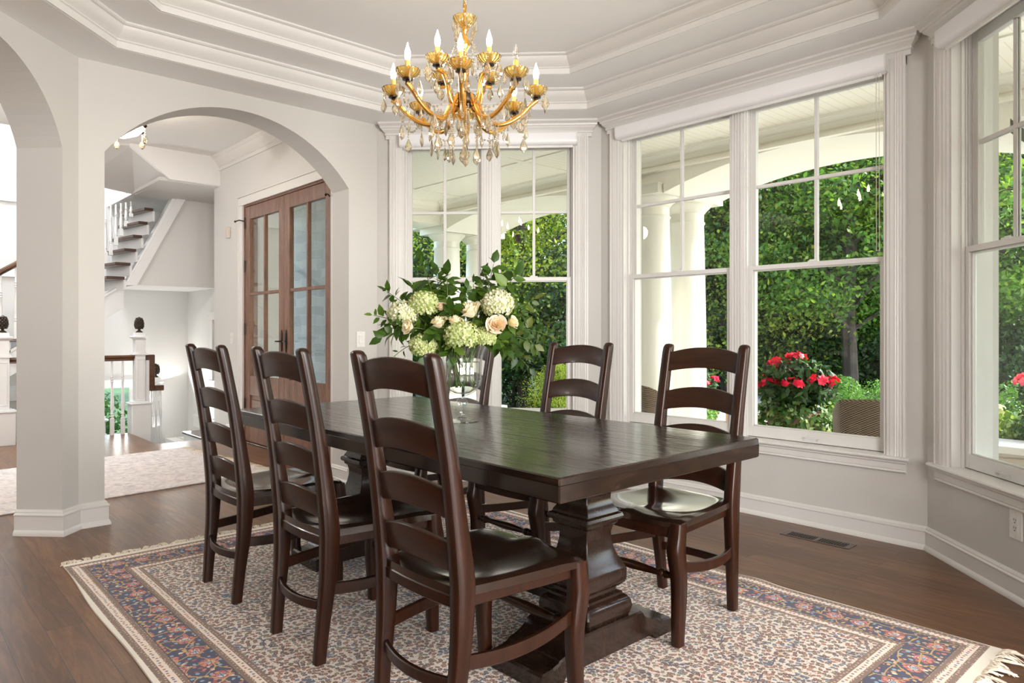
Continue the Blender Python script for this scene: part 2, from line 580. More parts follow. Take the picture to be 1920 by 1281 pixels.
M['maple'] = leaf_mat('maple_leaves', (0.035, 0.101, 0.014, 1), (0.078, 0.187, 0.023, 1), (0.187, 0.296, 0.039, 1), 0.5)
M['yellowleaf'] = leaf_mat('yellow_green_leaves', (0.094, 0.187, 0.023, 1), (0.203, 0.296, 0.039, 1), (0.359, 0.390, 0.070, 1), 0.5)
M['darkleaf'] = leaf_mat('dark_leaves', (0.012, 0.039, 0.011, 1), (0.027, 0.074, 0.017, 1), (0.055, 0.125, 0.027, 1), 0.3)
M['spruce'] = leaf_mat('spruce_needles', (0.009, 0.035, 0.023, 1), (0.022, 0.066, 0.043, 1), (0.047, 0.109, 0.070, 1), 0.15)
M['shrub'] = leaf_mat('shrub_leaves', (0.039, 0.117, 0.016, 1), (0.086, 0.211, 0.031, 1), (0.156, 0.312, 0.055, 1), 0.35)
M['lime'] = leaf_mat('lime_leaves', (0.156, 0.296, 0.039, 1), (0.281, 0.429, 0.078, 1), (0.429, 0.562, 0.195, 1), 0.35)
M['vinca'] = leaf_mat('trailing_leaves', (0.023, 0.078, 0.012, 1), (0.062, 0.156, 0.023, 1), (0.328, 0.429, 0.172, 1), 0.3)
M['bouq'] = leaf_mat('bouquet_leaves', (0.035, 0.085, 0.010, 1), (0.075, 0.150, 0.018, 1), (0.17, 0.27, 0.040, 1), 0.42, 0.38)
M['bouqdark'] = leaf_mat('eucalyptus_leaves', (0.022, 0.055, 0.010, 1), (0.050, 0.095, 0.018, 1), (0.13, 0.15, 0.03, 1), 0.35, 0.4)
M['redpetal'] = leaf_mat('red_petals', (0.50, 0.004, 0.03, 1), (0.78, 0.012, 0.07, 1), None, 0.3)
M['pinkpetal'] = leaf_mat('pink_petals', (0.80, 0.05, 0.16, 1), (0.95, 0.20, 0.34, 1), None, 0.35)
M['hyd'] = leaf_mat('hydrangea_petals', (0.34, 0.44, 0.13, 1), (0.52, 0.58, 0.26, 1), (0.70, 0.70, 0.46, 1), 0.3, 0.5)
M['hydwhite'] = leaf_mat('white_hydrangea_petals', (0.50, 0.56, 0.28, 1), (0.68, 0.68, 0.50, 1), (0.80, 0.78, 0.66, 1), 0.3, 0.5)
M['rose'] = leaf_mat('cream_rose_petals', (0.84, 0.76, 0.62, 1), (0.88, 0.82, 0.70, 1), None, 0.3, 0.5)
M['rosepink'] = leaf_mat('blush_rose_petals', (0.84, 0.68, 0.58, 1), (0.88, 0.76, 0.68, 1), None, 0.3, 0.5)
M['stem'] = leaf_mat('green_stems', (0.07, 0.13, 0.03, 1), (0.14, 0.20, 0.05, 1), None, 0.1)
m_, nt_, out_ = new_mat('bark')
pb_ = principled(nt_, out_, (0.05, 0.035, 0.025, 1), 0.9)
nt_.links.new(ramp(nt_, noise(nt_, coords(nt_, (1, 1, 0.2)), 8, 5), [(0.3, (0.02, 0.015, 0.012, 1)), (0.7, (0.085, 0.065, 0.05, 1))]), pb_.inputs['Base Color'])
M['bark'] = m_


def stone(name, c1, c2, mortar, w=0.42, h=0.13):
    m, nt, out = new_mat(name)
    p = principled(nt, out, c1, 0.85)
    tc = N(nt, 'ShaderNodeTexCoord')
    sx = N(nt, 'ShaderNodeSeparateXYZ')
    nt.links.new(tc.outputs['Object'], sx.inputs[0])
    cb = N(nt, 'ShaderNodeCombineXYZ')
    wv = noise(nt, tc.outputs['Object'], 3, 3)
    nt.links.new(math_(nt, 'ADD', math_(nt, 'ADD', sx.outputs['Y'], sx.outputs['X']), math_(nt, 'MULTIPLY', wv, 0.2)), cb.inputs[0])
    nt.links.new(math_(nt, 'ADD', sx.outputs['Z'], math_(nt, 'MULTIPLY', wv, 0.12)), cb.inputs[1])
    br = N(nt, 'ShaderNodeTexBrick')
    br.offset = 0.43
    br.squash = 0.7
    br.squash_frequency = 3
    for k, v in (('Scale', 1.0), ('Brick Width', w), ('Row Height', h), ('Mortar Size', 0.008), ('Mortar Smooth', 0.4)):
        br.inputs[k].default_value = v
    br.inputs['Color1'].default_value = c1
    br.inputs['Color2'].default_value = c2
    br.inputs['Mortar'].default_value = mortar
    nt.links.new(cb.outputs[0], br.inputs['Vector'])
    n = noise(nt, tc.outputs['Object'], 9, 5)
    c = mixc(nt, n, br.outputs['Color'], mixc(nt, 0.5, br.outputs['Color'], (0.55, 0.50, 0.44, 1)))
    nt.links.new(c, p.inputs['Base Color'])
    bump(nt, p, math_(nt, 'SUBTRACT', n, math_(nt, 'MULTIPLY', br.outputs['Fac'], 1.5)), 0.7, 0.02)
    return m


M['stone'] = stone('ledge_stone', (0.50, 0.48, 0.45, 1), (0.74, 0.70, 0.63, 1), (0.78, 0.76, 0.73, 1))
M['wallstone'] = stone('seat_wall_stone', (0.45, 0.38, 0.29, 1), (0.60, 0.52, 0.42, 1), (0.3, 0.26, 0.2, 1), 0.5, 0.16)


def patio():
    m, nt, out = new_mat('bluestone_paving')
    p = principled(nt, out, (0.6, 0.58, 0.54, 1), 0.8)
    br = N(nt, 'ShaderNodeTexBrick')
    for k, v in (('Scale', 1.0), ('Brick Width', 0.9), ('Row Height', 0.6), ('Mortar Size', 0.008)):
        br.inputs[k].default_value = v
    br.inputs['Color1'].default_value = (0.72, 0.70, 0.66, 1)
    br.inputs['Color2'].default_value = (0.78, 0.75, 0.70, 1)
    br.inputs['Mortar'].default_value = (0.4, 0.37, 0.33, 1)
    nt.links.new(coords(nt), br.inputs['Vector'])
    nt.links.new(br.outputs['Color'], p.inputs['Base Color'])
    return m


M['patio'] = patio()
m_, nt_, out_ = new_mat('forest_floor')
pg_ = principled(nt_, out_, (0.03, 0.06, 0.02, 1), 0.95)
nt_.links.new(ramp(nt_, noise(nt_, coords(nt_), 1.5, 6, 0.7), [(0.35, (0.02, 0.05, 0.012, 1)), (0.6, (0.05, 0.11, 0.025, 1)), (0.75, (0.09, 0.12, 0.04, 1))]), pg_.inputs['Base Color'])
M['ground'] = m_


def wicker():
    m, nt, out = new_mat('wicker_weave')
    p = principled(nt, out, (0.2, 0.12, 0.07, 1), 0.6)
    tc = N(nt, 'ShaderNodeTexCoord')
    sx = N(nt, 'ShaderNodeSeparateXYZ')
    nt.links.new(tc.outputs['Object'], sx.inputs[0])
    hor = math_(nt, 'ADD', sx.outputs['X'], sx.outputs['Y'])
    a = math_(nt, 'SINE', math_(nt, 'MULTIPLY', sx.outputs['Z'], 330.0))
    b = math_(nt, 'SINE', math_(nt, 'MULTIPLY', hor, 150.0))
    w = math_(nt, 'MULTIPLY', a, b)
    c = ramp(nt, math_(nt, 'ADD', math_(nt, 'MULTIPLY', w, 0.5), 0.5), [(0.15, (0.035, 0.022, 0.014, 1)), (0.5, (0.16, 0.10, 0.06, 1)), (0.9, (0.36, 0.25, 0.16, 1))])
    nt.links.new(c, p.inputs['Base Color'])
    bump(nt, p, w, 0.8, 0.006)
    return m


M['wicker'] = wicker()
m_, nt_, out_ = new_mat('vent_dark')
principled(nt_, out_, (0.008, 0.006, 0.005, 1), 0.8)
M['black'] = m_
m_, nt_, out_ = new_mat('terracotta')
principled(nt_, out_, (0.28, 0.16, 0.10, 1), 0.8)
M['pot'] = m_
M['finial'] = wood('carved_finial', (0.012, 0.008, 0.006, 1), (0.07, 0.045, 0.03, 1), 0.45, (20, 20, 20), 0.3, 0.1)


# ------------------------------------------------------------------ mesh helpers
class MB:
    def __init__(self):
        self.v = []
        self.f = []

    def add(self, vs, fs):
        o = len(self.v)
        self.v.extend([tuple(p) for p in vs])
        self.f.extend([tuple(i + o for i in f) for f in fs])
        return self

    def box(self, x0, x1, y0, y1, z0, z1, M4=None):
        vs = [(x, y, z) for z in (z0, z1) for y in (y0, y1) for x in (x0, x1)]
        if M4 is not None:
            vs = [M4 @ Vector(p) for p in vs]
        return self.add(vs, [(0, 2, 3, 1), (4, 5, 7, 6), (0, 1, 5, 4), (2, 6, 7, 3), (0, 4, 6, 2), (1, 3, 7, 5)])

    def prism(self, pts, axis, a, b, M4=None):
        # pts: 2D polygon; axis: 'x','y','z' the extrusion axis
        def mk(p, t):
            return {'x': (t, p[0], p[1]), 'y': (p[0], t, p[1]), 'z': (p[0], p[1], t)}[axis]
        n = len(pts)
        vs = [mk(p, a) for p in pts] + [mk(p, b) for p in pts]
        if M4 is not None:
            vs = [M4 @ Vector(p) for p in vs]
        fs = [(i, (i + 1) % n, n + (i + 1) % n, n + i) for i in range(n)]
        fs += [tuple(range(n - 1, -1, -1)), tuple(range(n, 2 * n))]
        return self.add(vs, fs)

    def rings(self, rings, closed=False, cap=True):
        n = len(rings[0])
        vs = [p for r in rings for p in r]
        fs = []
        m = len(rings)
        for i in range(m if closed else m - 1):
            a = i * n
            b = ((i + 1) % m) * n
            for j in range(n):
                k = (j + 1) % n
                fs.append((a + j, a + k, b + k, b + j))
        if cap and not closed:
            fs.append(tuple(range(n - 1, -1, -1)))
            fs.append(tuple(range((m - 1) * n, m * n)))
        return self.add(vs, fs)

    def lathe(self, prof, c=(0, 0, 0), n=24, flute=0, fdepth=0.0, cap=True):
        rs = []
        for r, z in prof:
            ring = []
            for i in range(n):
                a = 2 * PI * i / n
                rr = r * (1 + (fdepth * math.cos(flute * a) if flute else 0))
                ring.append((c[0] + rr * math.cos(a), c[1] + rr * math.sin(a), c[2] + z))
            rs.append(ring)
        return self.rings(rs, cap=cap)

    def square_lathe(self, prof, c=(0, 0, 0), ky=1.0):
        rs = []
        for h, z in prof:
            b = h * 0.04
            rs.append([(c[0] + sx * (h - bx), c[1] + sy * (h - by) * ky, c[2] + z) for sx, sy, bx, by in
                       ((1, 1, 0, b), (1, 1, b, 0), (-1, 1, b, 0), (-1, 1, 0, b), (-1, -1, 0, b), (-1, -1, b, 0), (1, -1, b, 0), (1, -1, 0, b))])
        return self.rings(rs)

    def tube(self, pts, radii, n=8, cap=True):
        pts = [Vector(p) for p in pts]
        if isinstance(radii, (int, float)):
            radii = [radii] * len(pts)
        rs = []
        up = Vector((0, 0, 1))
        prev = None
        for i, p in enumerate(pts):
            t = (pts[min(i + 1, len(pts) - 1)] - pts[max(i - 1, 0)])
            if t.length < 1e-9:
                t = Vector((0, 0, 1))
            t.normalize()
            if prev is None:
                a = up.cross(t)
                if a.length < 1e-3:
                    a = Vector((1, 0, 0)).cross(t)
            else:
                a = prev - t * prev.dot(t)
            a.normalize()
            prev = a
            b = t.cross(a)
            rs.append([p + (a * math.cos(2 * PI * k / n) + b * math.sin(2 * PI * k / n)) * radii[i] for k in range(n)])
        return self.rings(rs, cap=cap)

    def sphere(self, c, r, n=12, m=8, sc=(1, 1, 1)):
        rs = []
        for j in range(m + 1):
            a = PI * j / m
            rr = max(math.sin(a), 0.02)
            rs.append([(c[0] + r * sc[0] * rr * math.cos(2 * PI * i / n), c[1] + r * sc[1] * rr * math.sin(2 * PI * i / n),
                        c[2] - r * sc[2] * math.cos(a)) for i in range(n)])
        return self.rings(rs)

    def mesh(self, name, smooth=None):
        me = bpy.data.meshes.new(name)
        me.from_pydata(self.v, [], self.f)
        me.validate()
        bm = bmesh.new()
        bm.from_mesh(me)
        bmesh.ops.recalc_face_normals(bm, faces=bm.faces)
        bm.to_mesh(me)
        bm.free()
        if smooth is not None:
            for p in me.polygons:
                p.use_smooth = True
            me.set_sharp_from_angle(angle=math.radians(smooth))
        return me

    def build(self, name, mat, parent=None, smooth=None, bevel=0, seg=2):
        me = self.mesh(name, smooth)
        me.materials.append(M[mat] if isinstance(mat, str) else mat)
        o = bpy.data.objects.new(name, me)
        COL.objects.link(o)
        if parent is not None:
            o.parent = parent
        if bevel:
            b = o.modifiers.new('bevel', 'BEVEL')
            b.width = bevel
            b.segments = seg
            b.limit_method = 'ANGLE'
            b.angle_limit = math.radians(40)
            b.harden_normals = False
            for p in me.polygons:
                p.use_smooth = True
            me.set_sharp_from_angle(angle=math.radians(60 if smooth is None else smooth))
        return o


def tag(o, label=None, cat=None, group=None, kind=None):
    if label:
        o['label'] = label
    if cat:
        o['category'] = cat
    if group:
        o['group'] = group
    if kind:
        o['kind'] = kind
    return o


def empty(name, loc=(0, 0, 0), rz=0.0, label=None, cat=None, group=None):
    o = bpy.data.objects.new(name, None)
    COL.objects.link(o)
    o.empty_display_size = 0.1
    o.location = loc
    o.rotation_euler = (0, 0, rz)
    return tag(o, label, cat, group)


def struct(o):
    o['kind'] = 'structure'
    return o


def copy_tree(o, parent=None):
    c = o.copy()
    COL.objects.link(c)
    if parent is not None:
        c.parent = parent
    for ch in list(o.children):
        copy_tree(ch, c)
    return c


def fast_mesh(name, verts, faces_n, k):
    # verts (N,3) numpy, every face has k consecutive vertices
    me = bpy.data.meshes.new(name)
    me.vertices.add(len(verts))
    me.vertices.foreach_set('co', np.asarray(verts, dtype=np.float32).ravel())
    me.loops.add(faces_n * k)
    me.loops.foreach_set('vertex_index', np.arange(faces_n * k, dtype=np.int32))
    me.polygons.add(faces_n)
    me.polygons.foreach_set('loop_start', np.arange(0, faces_n * k, k, dtype=np.int32))
    me.update(calc_edges=True)
    return me


RNG = np.random.default_rng(11)


def leaves_mesh(name, P, size, aspect=0.55, up=0.4, nrm=None, jit=0.35):
    """diamond leaves at points P"""
    n = len(P)
    d = RNG.normal(size=(n, 3))
    if nrm is not None:
        d = nrm + d * 0.9
    d[:, 2] += up
    d /= np.linalg.norm(d, axis=1)[:, None] + 1e-9
    t = RNG.normal(size=(n, 3))
    t -= (t * d).sum(1)[:, None] * d
    t /= np.linalg.norm(t, axis=1)[:, None] + 1e-9
    b = np.cross(d, t)
    s = size * (1 + jit * RNG.uniform(-1, 1, size=(n, 1)))
    V = np.stack([P - t * s * 0.5, P + b * s * aspect * 0.5 - t * s * 0.08, P + t * s * 0.55, P - b * s * aspect * 0.5 - t * s * 0.08], axis=1).reshape(-1, 3)
    return fast_mesh(name, V, n, 4)


def mesh_obj(name, me, mat, parent=None):
    if not me.materials:
        me.materials.append(M[mat])
    o = bpy.data.objects.new(name, me)
    COL.objects.link(o)
    if parent is not None:
        o.parent = parent
    return o


# ------------------------------------------------------------------ room geometry
H1 = 2.765           # soffit height
XD, YB = 4.176, 4.737
cDE = Vector((XD, 1.273))
cCD = Vector((XD, 3.510))
cBC = Vector((2.949, YB))
cAB = Vector((0.916, YB))
cGA = Vector((-0.311, 3.510))
cSG = Vector((-0.311, 1.273))
cFS = Vector((0.916, 0.046))
cEF = Vector((2.949, 0.046))
OCT = [cDE, cCD, cBC, cAB, cGA, cSG, cFS, cEF]
CEN = Vector((1.9325, 2.3915))


def frame(p0, p1):
    """matrix: local x along the wall from p0 to p1, local y outwards, local z up"""
    d = (p1 - p0).normalized()
    nrm = Vector((-d.y, d.x))
    mid = (p0 + p1) / 2
    if (mid + nrm - CEN).length < (mid - CEN).length:
        nrm = -nrm
    m = Matrix(((d.x, nrm.x, 0, p0.x), (d.y, nrm.y, 0, p0.y), (0, 0, 1, 0), (0, 0, 0, 1)))
    return m, (p1 - p0).length


# sub-floor: hall and dining floor share one oak floor, cut round the stairwell
fl = MB()
fl.prism([(-6, -5), (4.24, -5), (4.24, 5.05), (2.98, 5.05), (2.98, 7.74), (2.20, 7.74), (2.20, 8.80), (-6, 8.80)], 'z', -0.25, 0.0)
struct(fl.build('floor', 'floor'))

WT = 0.24            # wall thickness


def arch_pts(s0, s1, zs, za, n=28):
    """segmental arch from (s0,zs) to (s1,zs) with its apex at za"""
    w = (s1 - s0) / 2
    h = za - zs
    R = (w * w + h * h) / (2 * h)
    cx, cz = (s0 + s1) / 2, za - R
    a0 = math.asin(w / R)
    return [(cx + R * math.sin(-a0 + 2 * a0 * i / n), cz + R * math.cos(-a0 + 2 * a0 * i / n)) for i in range(n + 1)]


def arch_wall(name, p0, p1, s0, s1, zs, za, thick, ztop, mat='wall', ext0=0.0, ext1=0.0):
    m, L = frame(p0, p1)
    mb = MB()
    pts = [(-ext0, 0), (s0, 0), (s0, zs)] + arch_pts(s0, s1, zs, za)[1:-1] + [(s1, zs), (s1, 0), (L + ext1, 0), (L + ext1, ztop), (-ext0, ztop)]
    # strips instead of one concave polygon
    A = arch_pts(s0, s1, zs, za)
    mb.box(-ext0, s0, 0, thick, 0, ztop, m)
    mb.box(s1, L + ext1, 0, thick, 0, ztop, m)
    for i in range(len(A) - 1):
        (xa, zA), (xb, zB) = A[i], A[i + 1]
        vs = [(xa, 0, zA), (xb, 0, zB), (xb, 0, ztop), (xa, 0, ztop), (xa, thick, zA), (xb, thick, zB), (xb, thick, ztop), (xa, thick, ztop)]
        mb.add([m @ Vector(v) for v in vs], [(0, 1, 2, 3), (7, 6, 5, 4), (4, 5, 1, 0), (3, 2, 6, 7)])
    return struct(mb.build(name, mat, smooth=20))


ZT = 3.35
# wall B with the arch to the hall; s runs from the B/C corner towards A/B
arch_wall('wall_hall', cAB, cBC, 0.137, 1.785, 2.235, 2.655, 0.25, ZT)
arch_wall('wall_left', cGA, cAB, 0.30, 1.595, 2.20, 2.665, 0.27, ZT)
wg, Lg = frame(cSG, cGA)
mb = MB()
mb.box(-0.05, Lg, 0, 0.2, 0, ZT, wg)
struct(mb.build('wall_back_left', 'wall'))
wk, Lk = frame(cFS, cSG)
mb = MB()
mb.box(0, Lk, 0, 0.12, 2.60, ZT, wk)
mb.box(1.66, Lk, 0, 0.12, 0, 2.60, wk)
struct(mb.build('wall_behind', 'wall'))
wf, Lf = frame(cEF, cFS)
mb = MB()
mb.box(-0.05, 0.10, 0, 0.2, 0, ZT, wf)
mb.box(0.10, Lf, 0, 0.2, 2.60, ZT, wf)
struct(mb.build('wall_right', 'wall'))


# the rest of the house shell: rooms behind the camera and the tall stair hall
mb = MB()
mb.box(-6.2, -6.0, -5.2, 10.35, -0.2, 6.4)
struct(mb.build('wall_far_left', 'wall'))
mb = MB()
mb.box(-6.2, 3.4, -5.2, -5.0, -0.2, 3.5)
struct(mb.build('wall_behind_far', 'wall'))
mb = MB()
mb.box(3.2, 3.4, -5.2, 0.28, -0.2, 3.5)
struct(mb.build('wall_behind_right', 'wall'))
mb = MB()
mb.box(-6.2, 3.4, -5.2, 5.0, 3.36, 3.5)
mb.box(3.4, 4.4, 0.2, 4.6, 3.36, 3.5)
struct(mb.build('ceiling_upper', 'ceil'))
mb = MB()
mb.box(-6.2, 3.42, 8.0, 8.12, 3.21, 6.4)
struct(mb.build('wall_stair_front', 'hallwall'))
mb = MB()
mb.box(3.30, 3.45, 8.0, 10.35, 3.21, 6.4)
struct(mb.build('wall_stair_upper', 'hallwall'))
mb = MB()
mb.box(-6.2, 3.45, 8.0, 10.35, 6.4, 6.5)
struct(mb.build('ceiling_stair_top', 'ceil'))


pw = MB()  # added baffle behind the camera, keeps the fill lamps out of window reflections
pm_, pl_ = frame(Vector((-1.9, 0.6)), Vector((-0.25, -1.05)))
pw.box(0, pl_, 0, 0.12, 0, 3.36, pm_)
struct(pw.build('wall_baffle', 'wall'))


def window_wall(name, p0, p1, e0, e1, zb=0.46, zt=2.66):
    m, L = frame(p0, p1)
    mb = MB()
    mb.box(-0.06, e0, 0, WT, -0.3, ZT, m)
    mb.box(e1, L + 0.06, 0, WT, -0.3, ZT, m)
    mb.box(e0, e1, 0, WT, -0.3, zb, m)
    mb.box(e0, e1, 0, WT, zt, ZT, m)
    return struct(mb.build(name, 'wall')), m, L


# moulding profiles: (outward from wall into the room, z)
def sweep_profile(mb, pts, prof, closed=False, inward=None):
    """sweep a (offset,z) profile along a 2D polyline; offset moves to the left side normal given by inward point"""
    n = len(pts)
    rs = []
    for i in range(n):
        p = pts[i]
        if closed or 0 < i < n - 1:
            a = (pts[i] - pts[i - 1]).normalized()
            b = (pts[(i + 1) % n] - pts[i]).normalized()
        elif i == 0:
            a = b = (pts[1] - pts[0]).normalized()
        else:
            a = b = (pts[-1] - pts[-2]).normalized()
        na = Vector((-a.y, a.x))
        nb = Vector((-b.y, b.x))
        if inward is not None:
            if na.dot(inward - p) < 0:
                na = -na
            if nb.dot(inward - p) < 0:
                nb = -nb
        mm = na + nb
        mm = mm / max(1e-6, mm.dot(na))
        rs.append([(p.x + mm.x * o, p.y + mm.y * o, z) for o, z in prof])
    mb.rings(rs, closed=closed)
    return mb


BASEB = [(0, 0.0), (0.026, 0.0), (0.026, 0.012), (0.018, 0.026), (0.016, 0.028), (0.016, 0.092), (0.020, 0.096), (0.020, 0.101),
         (0.013, 0.107), (0.013, 0.113), (0.006, 0.122), (0, 0.123)]
for nm, pts in (('baseboard_right', [cEF, cDE, cCD, cBC, Vector((2.70, YB))]),
                ('baseboard_back', [Vector((2.702, YB + 0.25)), Vector((2.702, YB - 0.0))])):
    mb = MB()
    sweep_profile(mb, pts, BASEB, inward=CEN if nm == 'baseboard_right' else Vector((1.9, 4.86)))
    struct(mb.build(nm, 'trim', smooth=30))
BASEC = [(0, 0), (0.030, 0), (0.030, 0.014), (0.022, 0.030), (0.019, 0.032), (0.019, 0.108), (0.024, 0.113), (0.024, 0.119), (0.014, 0.127), (0.014, 0.134), (0.006, 0.144), (0, 0.145)]
# base round the pier between the two arches (walked so the offset leaves the wall)
dA = (cAB - cGA).normalized()
nA = Vector((-1, 1)) / S2
pA1 = cGA + dA * 1.595
pier = [Vector((1.053, YB + 0.25)), Vector((1.053, YB)), cAB, pA1, pA1 + nA * 0.27]
mb = MB()
rs = []
outs = [Vector((1, 0)), None, None, None, -dA]
nrm = [Vector((1, 0)), Vector((0, -1)), Vector((1, -1)) / S2, -dA]
for i, p in enumerate(pier):
    if i == 0:
        mm = nrm[0]
    elif i == 4:
        mm = nrm[3]
    else:
        mm = nrm[i - 1] + nrm[i]
        mm = mm / mm.dot(nrm[i])
    rs.append([(p.x + mm.x * o, p.y + mm.y * o, z) for o, z in BASEC])
mb.rings(rs)
struct(mb.build('baseboard_left', 'trim', smooth=30))


# ---- tray ceiling
def oct_off(d):
    out = []
    n = len(OCT)
    for i in range(n):
        a = (OCT[i] - OCT[i - 1]).normalized()
        b = (OCT[(i + 1) % n] - OCT[i]).normalized()
        na = Vector((-a.y, a.x))
        nb = Vector((-b.y, b.x))
        if na.dot(CEN - OCT[i]) < 0:
            na = -na
        if nb.dot(CEN - OCT[i]) < 0:
            nb = -nb
        mm = na + nb
        mm = mm / mm.dot(na)
        out.append(OCT[i] + mm * d)
    return out


Z2, Z3 = 2.900, 3.022
o0, o1, o2 = oct_off(-0.02), oct_off(0.30), oct_off(0.635)


def ringslab(mb, A, B, za, zb):
    rs = []
    for i in range(8):
        rs.append([(A[i].x, A[i].y, za), (B[i].x, B[i].y, za), (B[i].x, B[i].y, zb), (A[i].x, A[i].y, zb)])
    mb.rings(rs, closed=True)


mb = MB()
ringslab(mb, o0, o1, H1, Z2 + 0.06)
ringslab(mb, oct_off(0.29), o2, Z2, Z3 + 0.06)
mb.prism([(p.x, p.y) for p in oct_off(0.60)], 'z', Z3, Z3 + 0.1)
struct(mb.build('ceiling', 'ceil'))


def crown_prof(zb, zt, p=0.085):
    h = zt - zb
    return [(0, zb + 0.001), (0.012, zb + 0.001), (0.012, zb + h * 0.30), (0.020, zb + h * 0.33), (0.020, zb + h * 0.37), (0.014, zb + h * 0.40),
            (0.026, zb + h * 0.47), (0.045, zb + h * 0.58), (0.060, zb + h * 0.74), (0.066, zb + h * 0.86), (p - 0.008, zb + h * 0.88), (p, zb + h * 0.93), (p, zt), (0, zt)]


for k, (poly, za, zb) in enumerate(((o1, H1, Z2), (o2, Z2, Z3))):
    mb = MB()
    sweep_profile(mb, poly, crown_prof(za, zb), closed=True, inward=CEN)
    struct(mb.build('trim_%d' % (k + 1), 'trim', smooth=25))


# ---- windows
def make_window(idx, p0, p1, unitn, label_trim, shade_label):
    L = (p1 - p0).length
    co = 0.100                       # casing outer edge from the corner
    cw = 0.098                       # casing width
    e0, e1 = co + cw, L - co - cw
    wall, m, L = window_wall('wall_%s' % label_trim, p0, p1, e0, e1)
    root = empty('window_%d' % idx)
    root['kind'] = 'structure'
    zs = 0.478                       # stool top
    # fluted casings
    mb = MB()
    for a in (co, L - co - cw):
        prof = [(0, 0), (0, -0.024), (0.012, -0.026), (0.016, -0.020), (0.024, -0.020), (0.028, -0.024), (0.034, -0.020), (0.040, -0.024),
                (0.046, -0.020), (0.052, -0.024), (0.058, -0.020), (0.078, -0.018), (0.084, -0.014), (cw, -0.012), (cw, 0)]
        if a > L / 2:
            prof = [(cw - x, y) for x, y in prof][::-1]
        mb.prism([(a + x, y) for x, y in prof], 'z', zs, 2.665, m)
    mb.build('casing', 'trim', root)
    # crowned head
    mb = MB()
    hp = [(0, 2.645), (0.022, 2.645), (0.022, 2.672), (0.030, 2.676), (0.030, 2.684), (0.026, 2.690), (0.034, 2.700), (0.048, 2.712), (0.052, 2.722),
          (0.060, 2.726), (0.062, 2.738), (0.078, 2.748), (0.086, 2.752), (0.086, H1), (0, H1)]
    rs = []
    a, b = co - 0.004, L - co + 0.004
    for s, e in ((a, 0), (a, 1), (b, 1), (b, 0)):
        r = []
        for o, z in hp:
            sgn = -1 if s == a else 1
            oo = min(o, 0.07)
            r.append(m @ Vector((s + sgn * oo, -o if e else 0.0, z)))
        rs.append(r)
    mb.rings(rs)
    mb.box(co, L - co, -0.012, 0.0, 2.60, 2.65, m)
    mb.build('window_head', 'trim', root, smooth=25)
    # stool and apron
    mb = MB()
    sp = [(0.10, zs - 0.022), (-0.040, zs - 0.022), (-0.048, zs - 0.018), (-0.051, zs - 0.011), (-0.048, zs - 0.004), (-0.040, zs), (0.10, zs)]
    mb.prism(sp, 'x', e0, e1, m)
    sp2 = [(0.0, zs - 0.022), (-0.040, zs - 0.022), (-0.048, zs - 0.018), (-0.051, zs - 0.011), (-0.048, zs - 0.004), (-0.040, zs), (0.0, zs)]
    mb.prism(sp2, 'x', co - 0.026, e0, m)
    mb.prism(sp2, 'x', e1, L - co + 0.026, m)
    mb.build('window_stool', 'trim', root, smooth=40)
    mb = MB()
    ap = [(0, zs - 0.024), (-0.030, zs - 0.024), (-0.030, zs - 0.034), (-0.020, zs - 0.040), (-0.020, zs - 0.070), (-0.016, zs - 0.074), (-0.020, zs - 0.080),
          (-0.020, zs - 0.084), (-0.010, zs - 0.090), (0, zs - 0.090)]
    mb.prism(ap, 'x', co, L - co, m)
    mb.build('window_apron', 'trim', root, smooth=25)
    # jamb liners and mullion
    zt = 2.66
    mb = MB()
    f0, f1 = 0.0, 0.20
    mb.box(e0, e0 + 0.018, f0, f1, zs, zt, m)
    mb.box(e1 - 0.018, e1, f0, f1, zs, zt, m)
    mb.box(e0, e1, f0, f1, zt - 0.02, zt, m)
    mb.box(e0, e1, 0.10, f1 + 0.05, zs - 0.03, zs + 0.02, m)
    mid = (e0 + e1) / 2
    mw = 0.052
    mb.box(mid - mw, mid + mw, 0.030, f1, zs, zt, m)
    for dx in (-0.030, -0.010, 0.010, 0.030):
        mb.box(mid + dx - 0.005, mid + dx + 0.005, 0.024, 0.030, zs, zt, m)
    for s, sg in ((e0 + 0.018, 1), (e1 - 0.018, -1), (mid - mw, -1), (mid + mw, 1)):
        a, b = sorted((s, s + sg * 0.010))
        mb.box(a, b, 0.045, 0.060, zs, zt, m)
        mb.box(a, b, 0.100, 0.112, zs, zt, m)
        a, b = sorted((s, s + sg * 0.006))
        mb.box(a, b, 0.066, 0.072, zs, zt, m)
        mb.box(a, b, 0.080, 0.086, zs, zt, m)
    mb.build('window_frame', 'trim', root)
    zr = 1.565
    for (a, b) in ((e0 + 0.018, mid - mw), (mid + mw, e1 - 0.018)):
        # lower sash (inner plane)
        st = 0.040
        y0, y1 = 0.062, 0.098
        mb = MB()
        for u0, u1, v0, v1 in ((a, a + st, zs + 0.004, zr + 0.014), (b - st, b, zs + 0.004, zr + 0.014), (a + st, b - st, zs + 0.004, zs + 0.072), (a + st, b - st, zr - 0.016, zr + 0.014)):
            mb.box(u0, u1, y0, y1, v0, v1, m)
        # small bead round the glass
        for u0, u1, v0, v1 in ((a + st, a + st + 0.007, zs + 0.072, zr - 0.016), (b - st - 0.007, b - st, zs + 0.072, zr - 0.016), (a + st, b - st, zs + 0.072, zs + 0.079), (a + st, b - st, zr - 0.023, zr - 0.016)):
            mb.box(u0, u1, y0 + 0.012, y1 - 0.006, v0, v1, m)
        s = mb.build('lower_sash', 'trim', root, bevel=0.002)
        mb = MB()
        mb.box(a + st, b - st, 0.080, 0.084, zs + 0.072, zr - 0.016, m)
        mb.build('pane', 'glass', s)
        mb = MB()
        c = (a + b) / 2
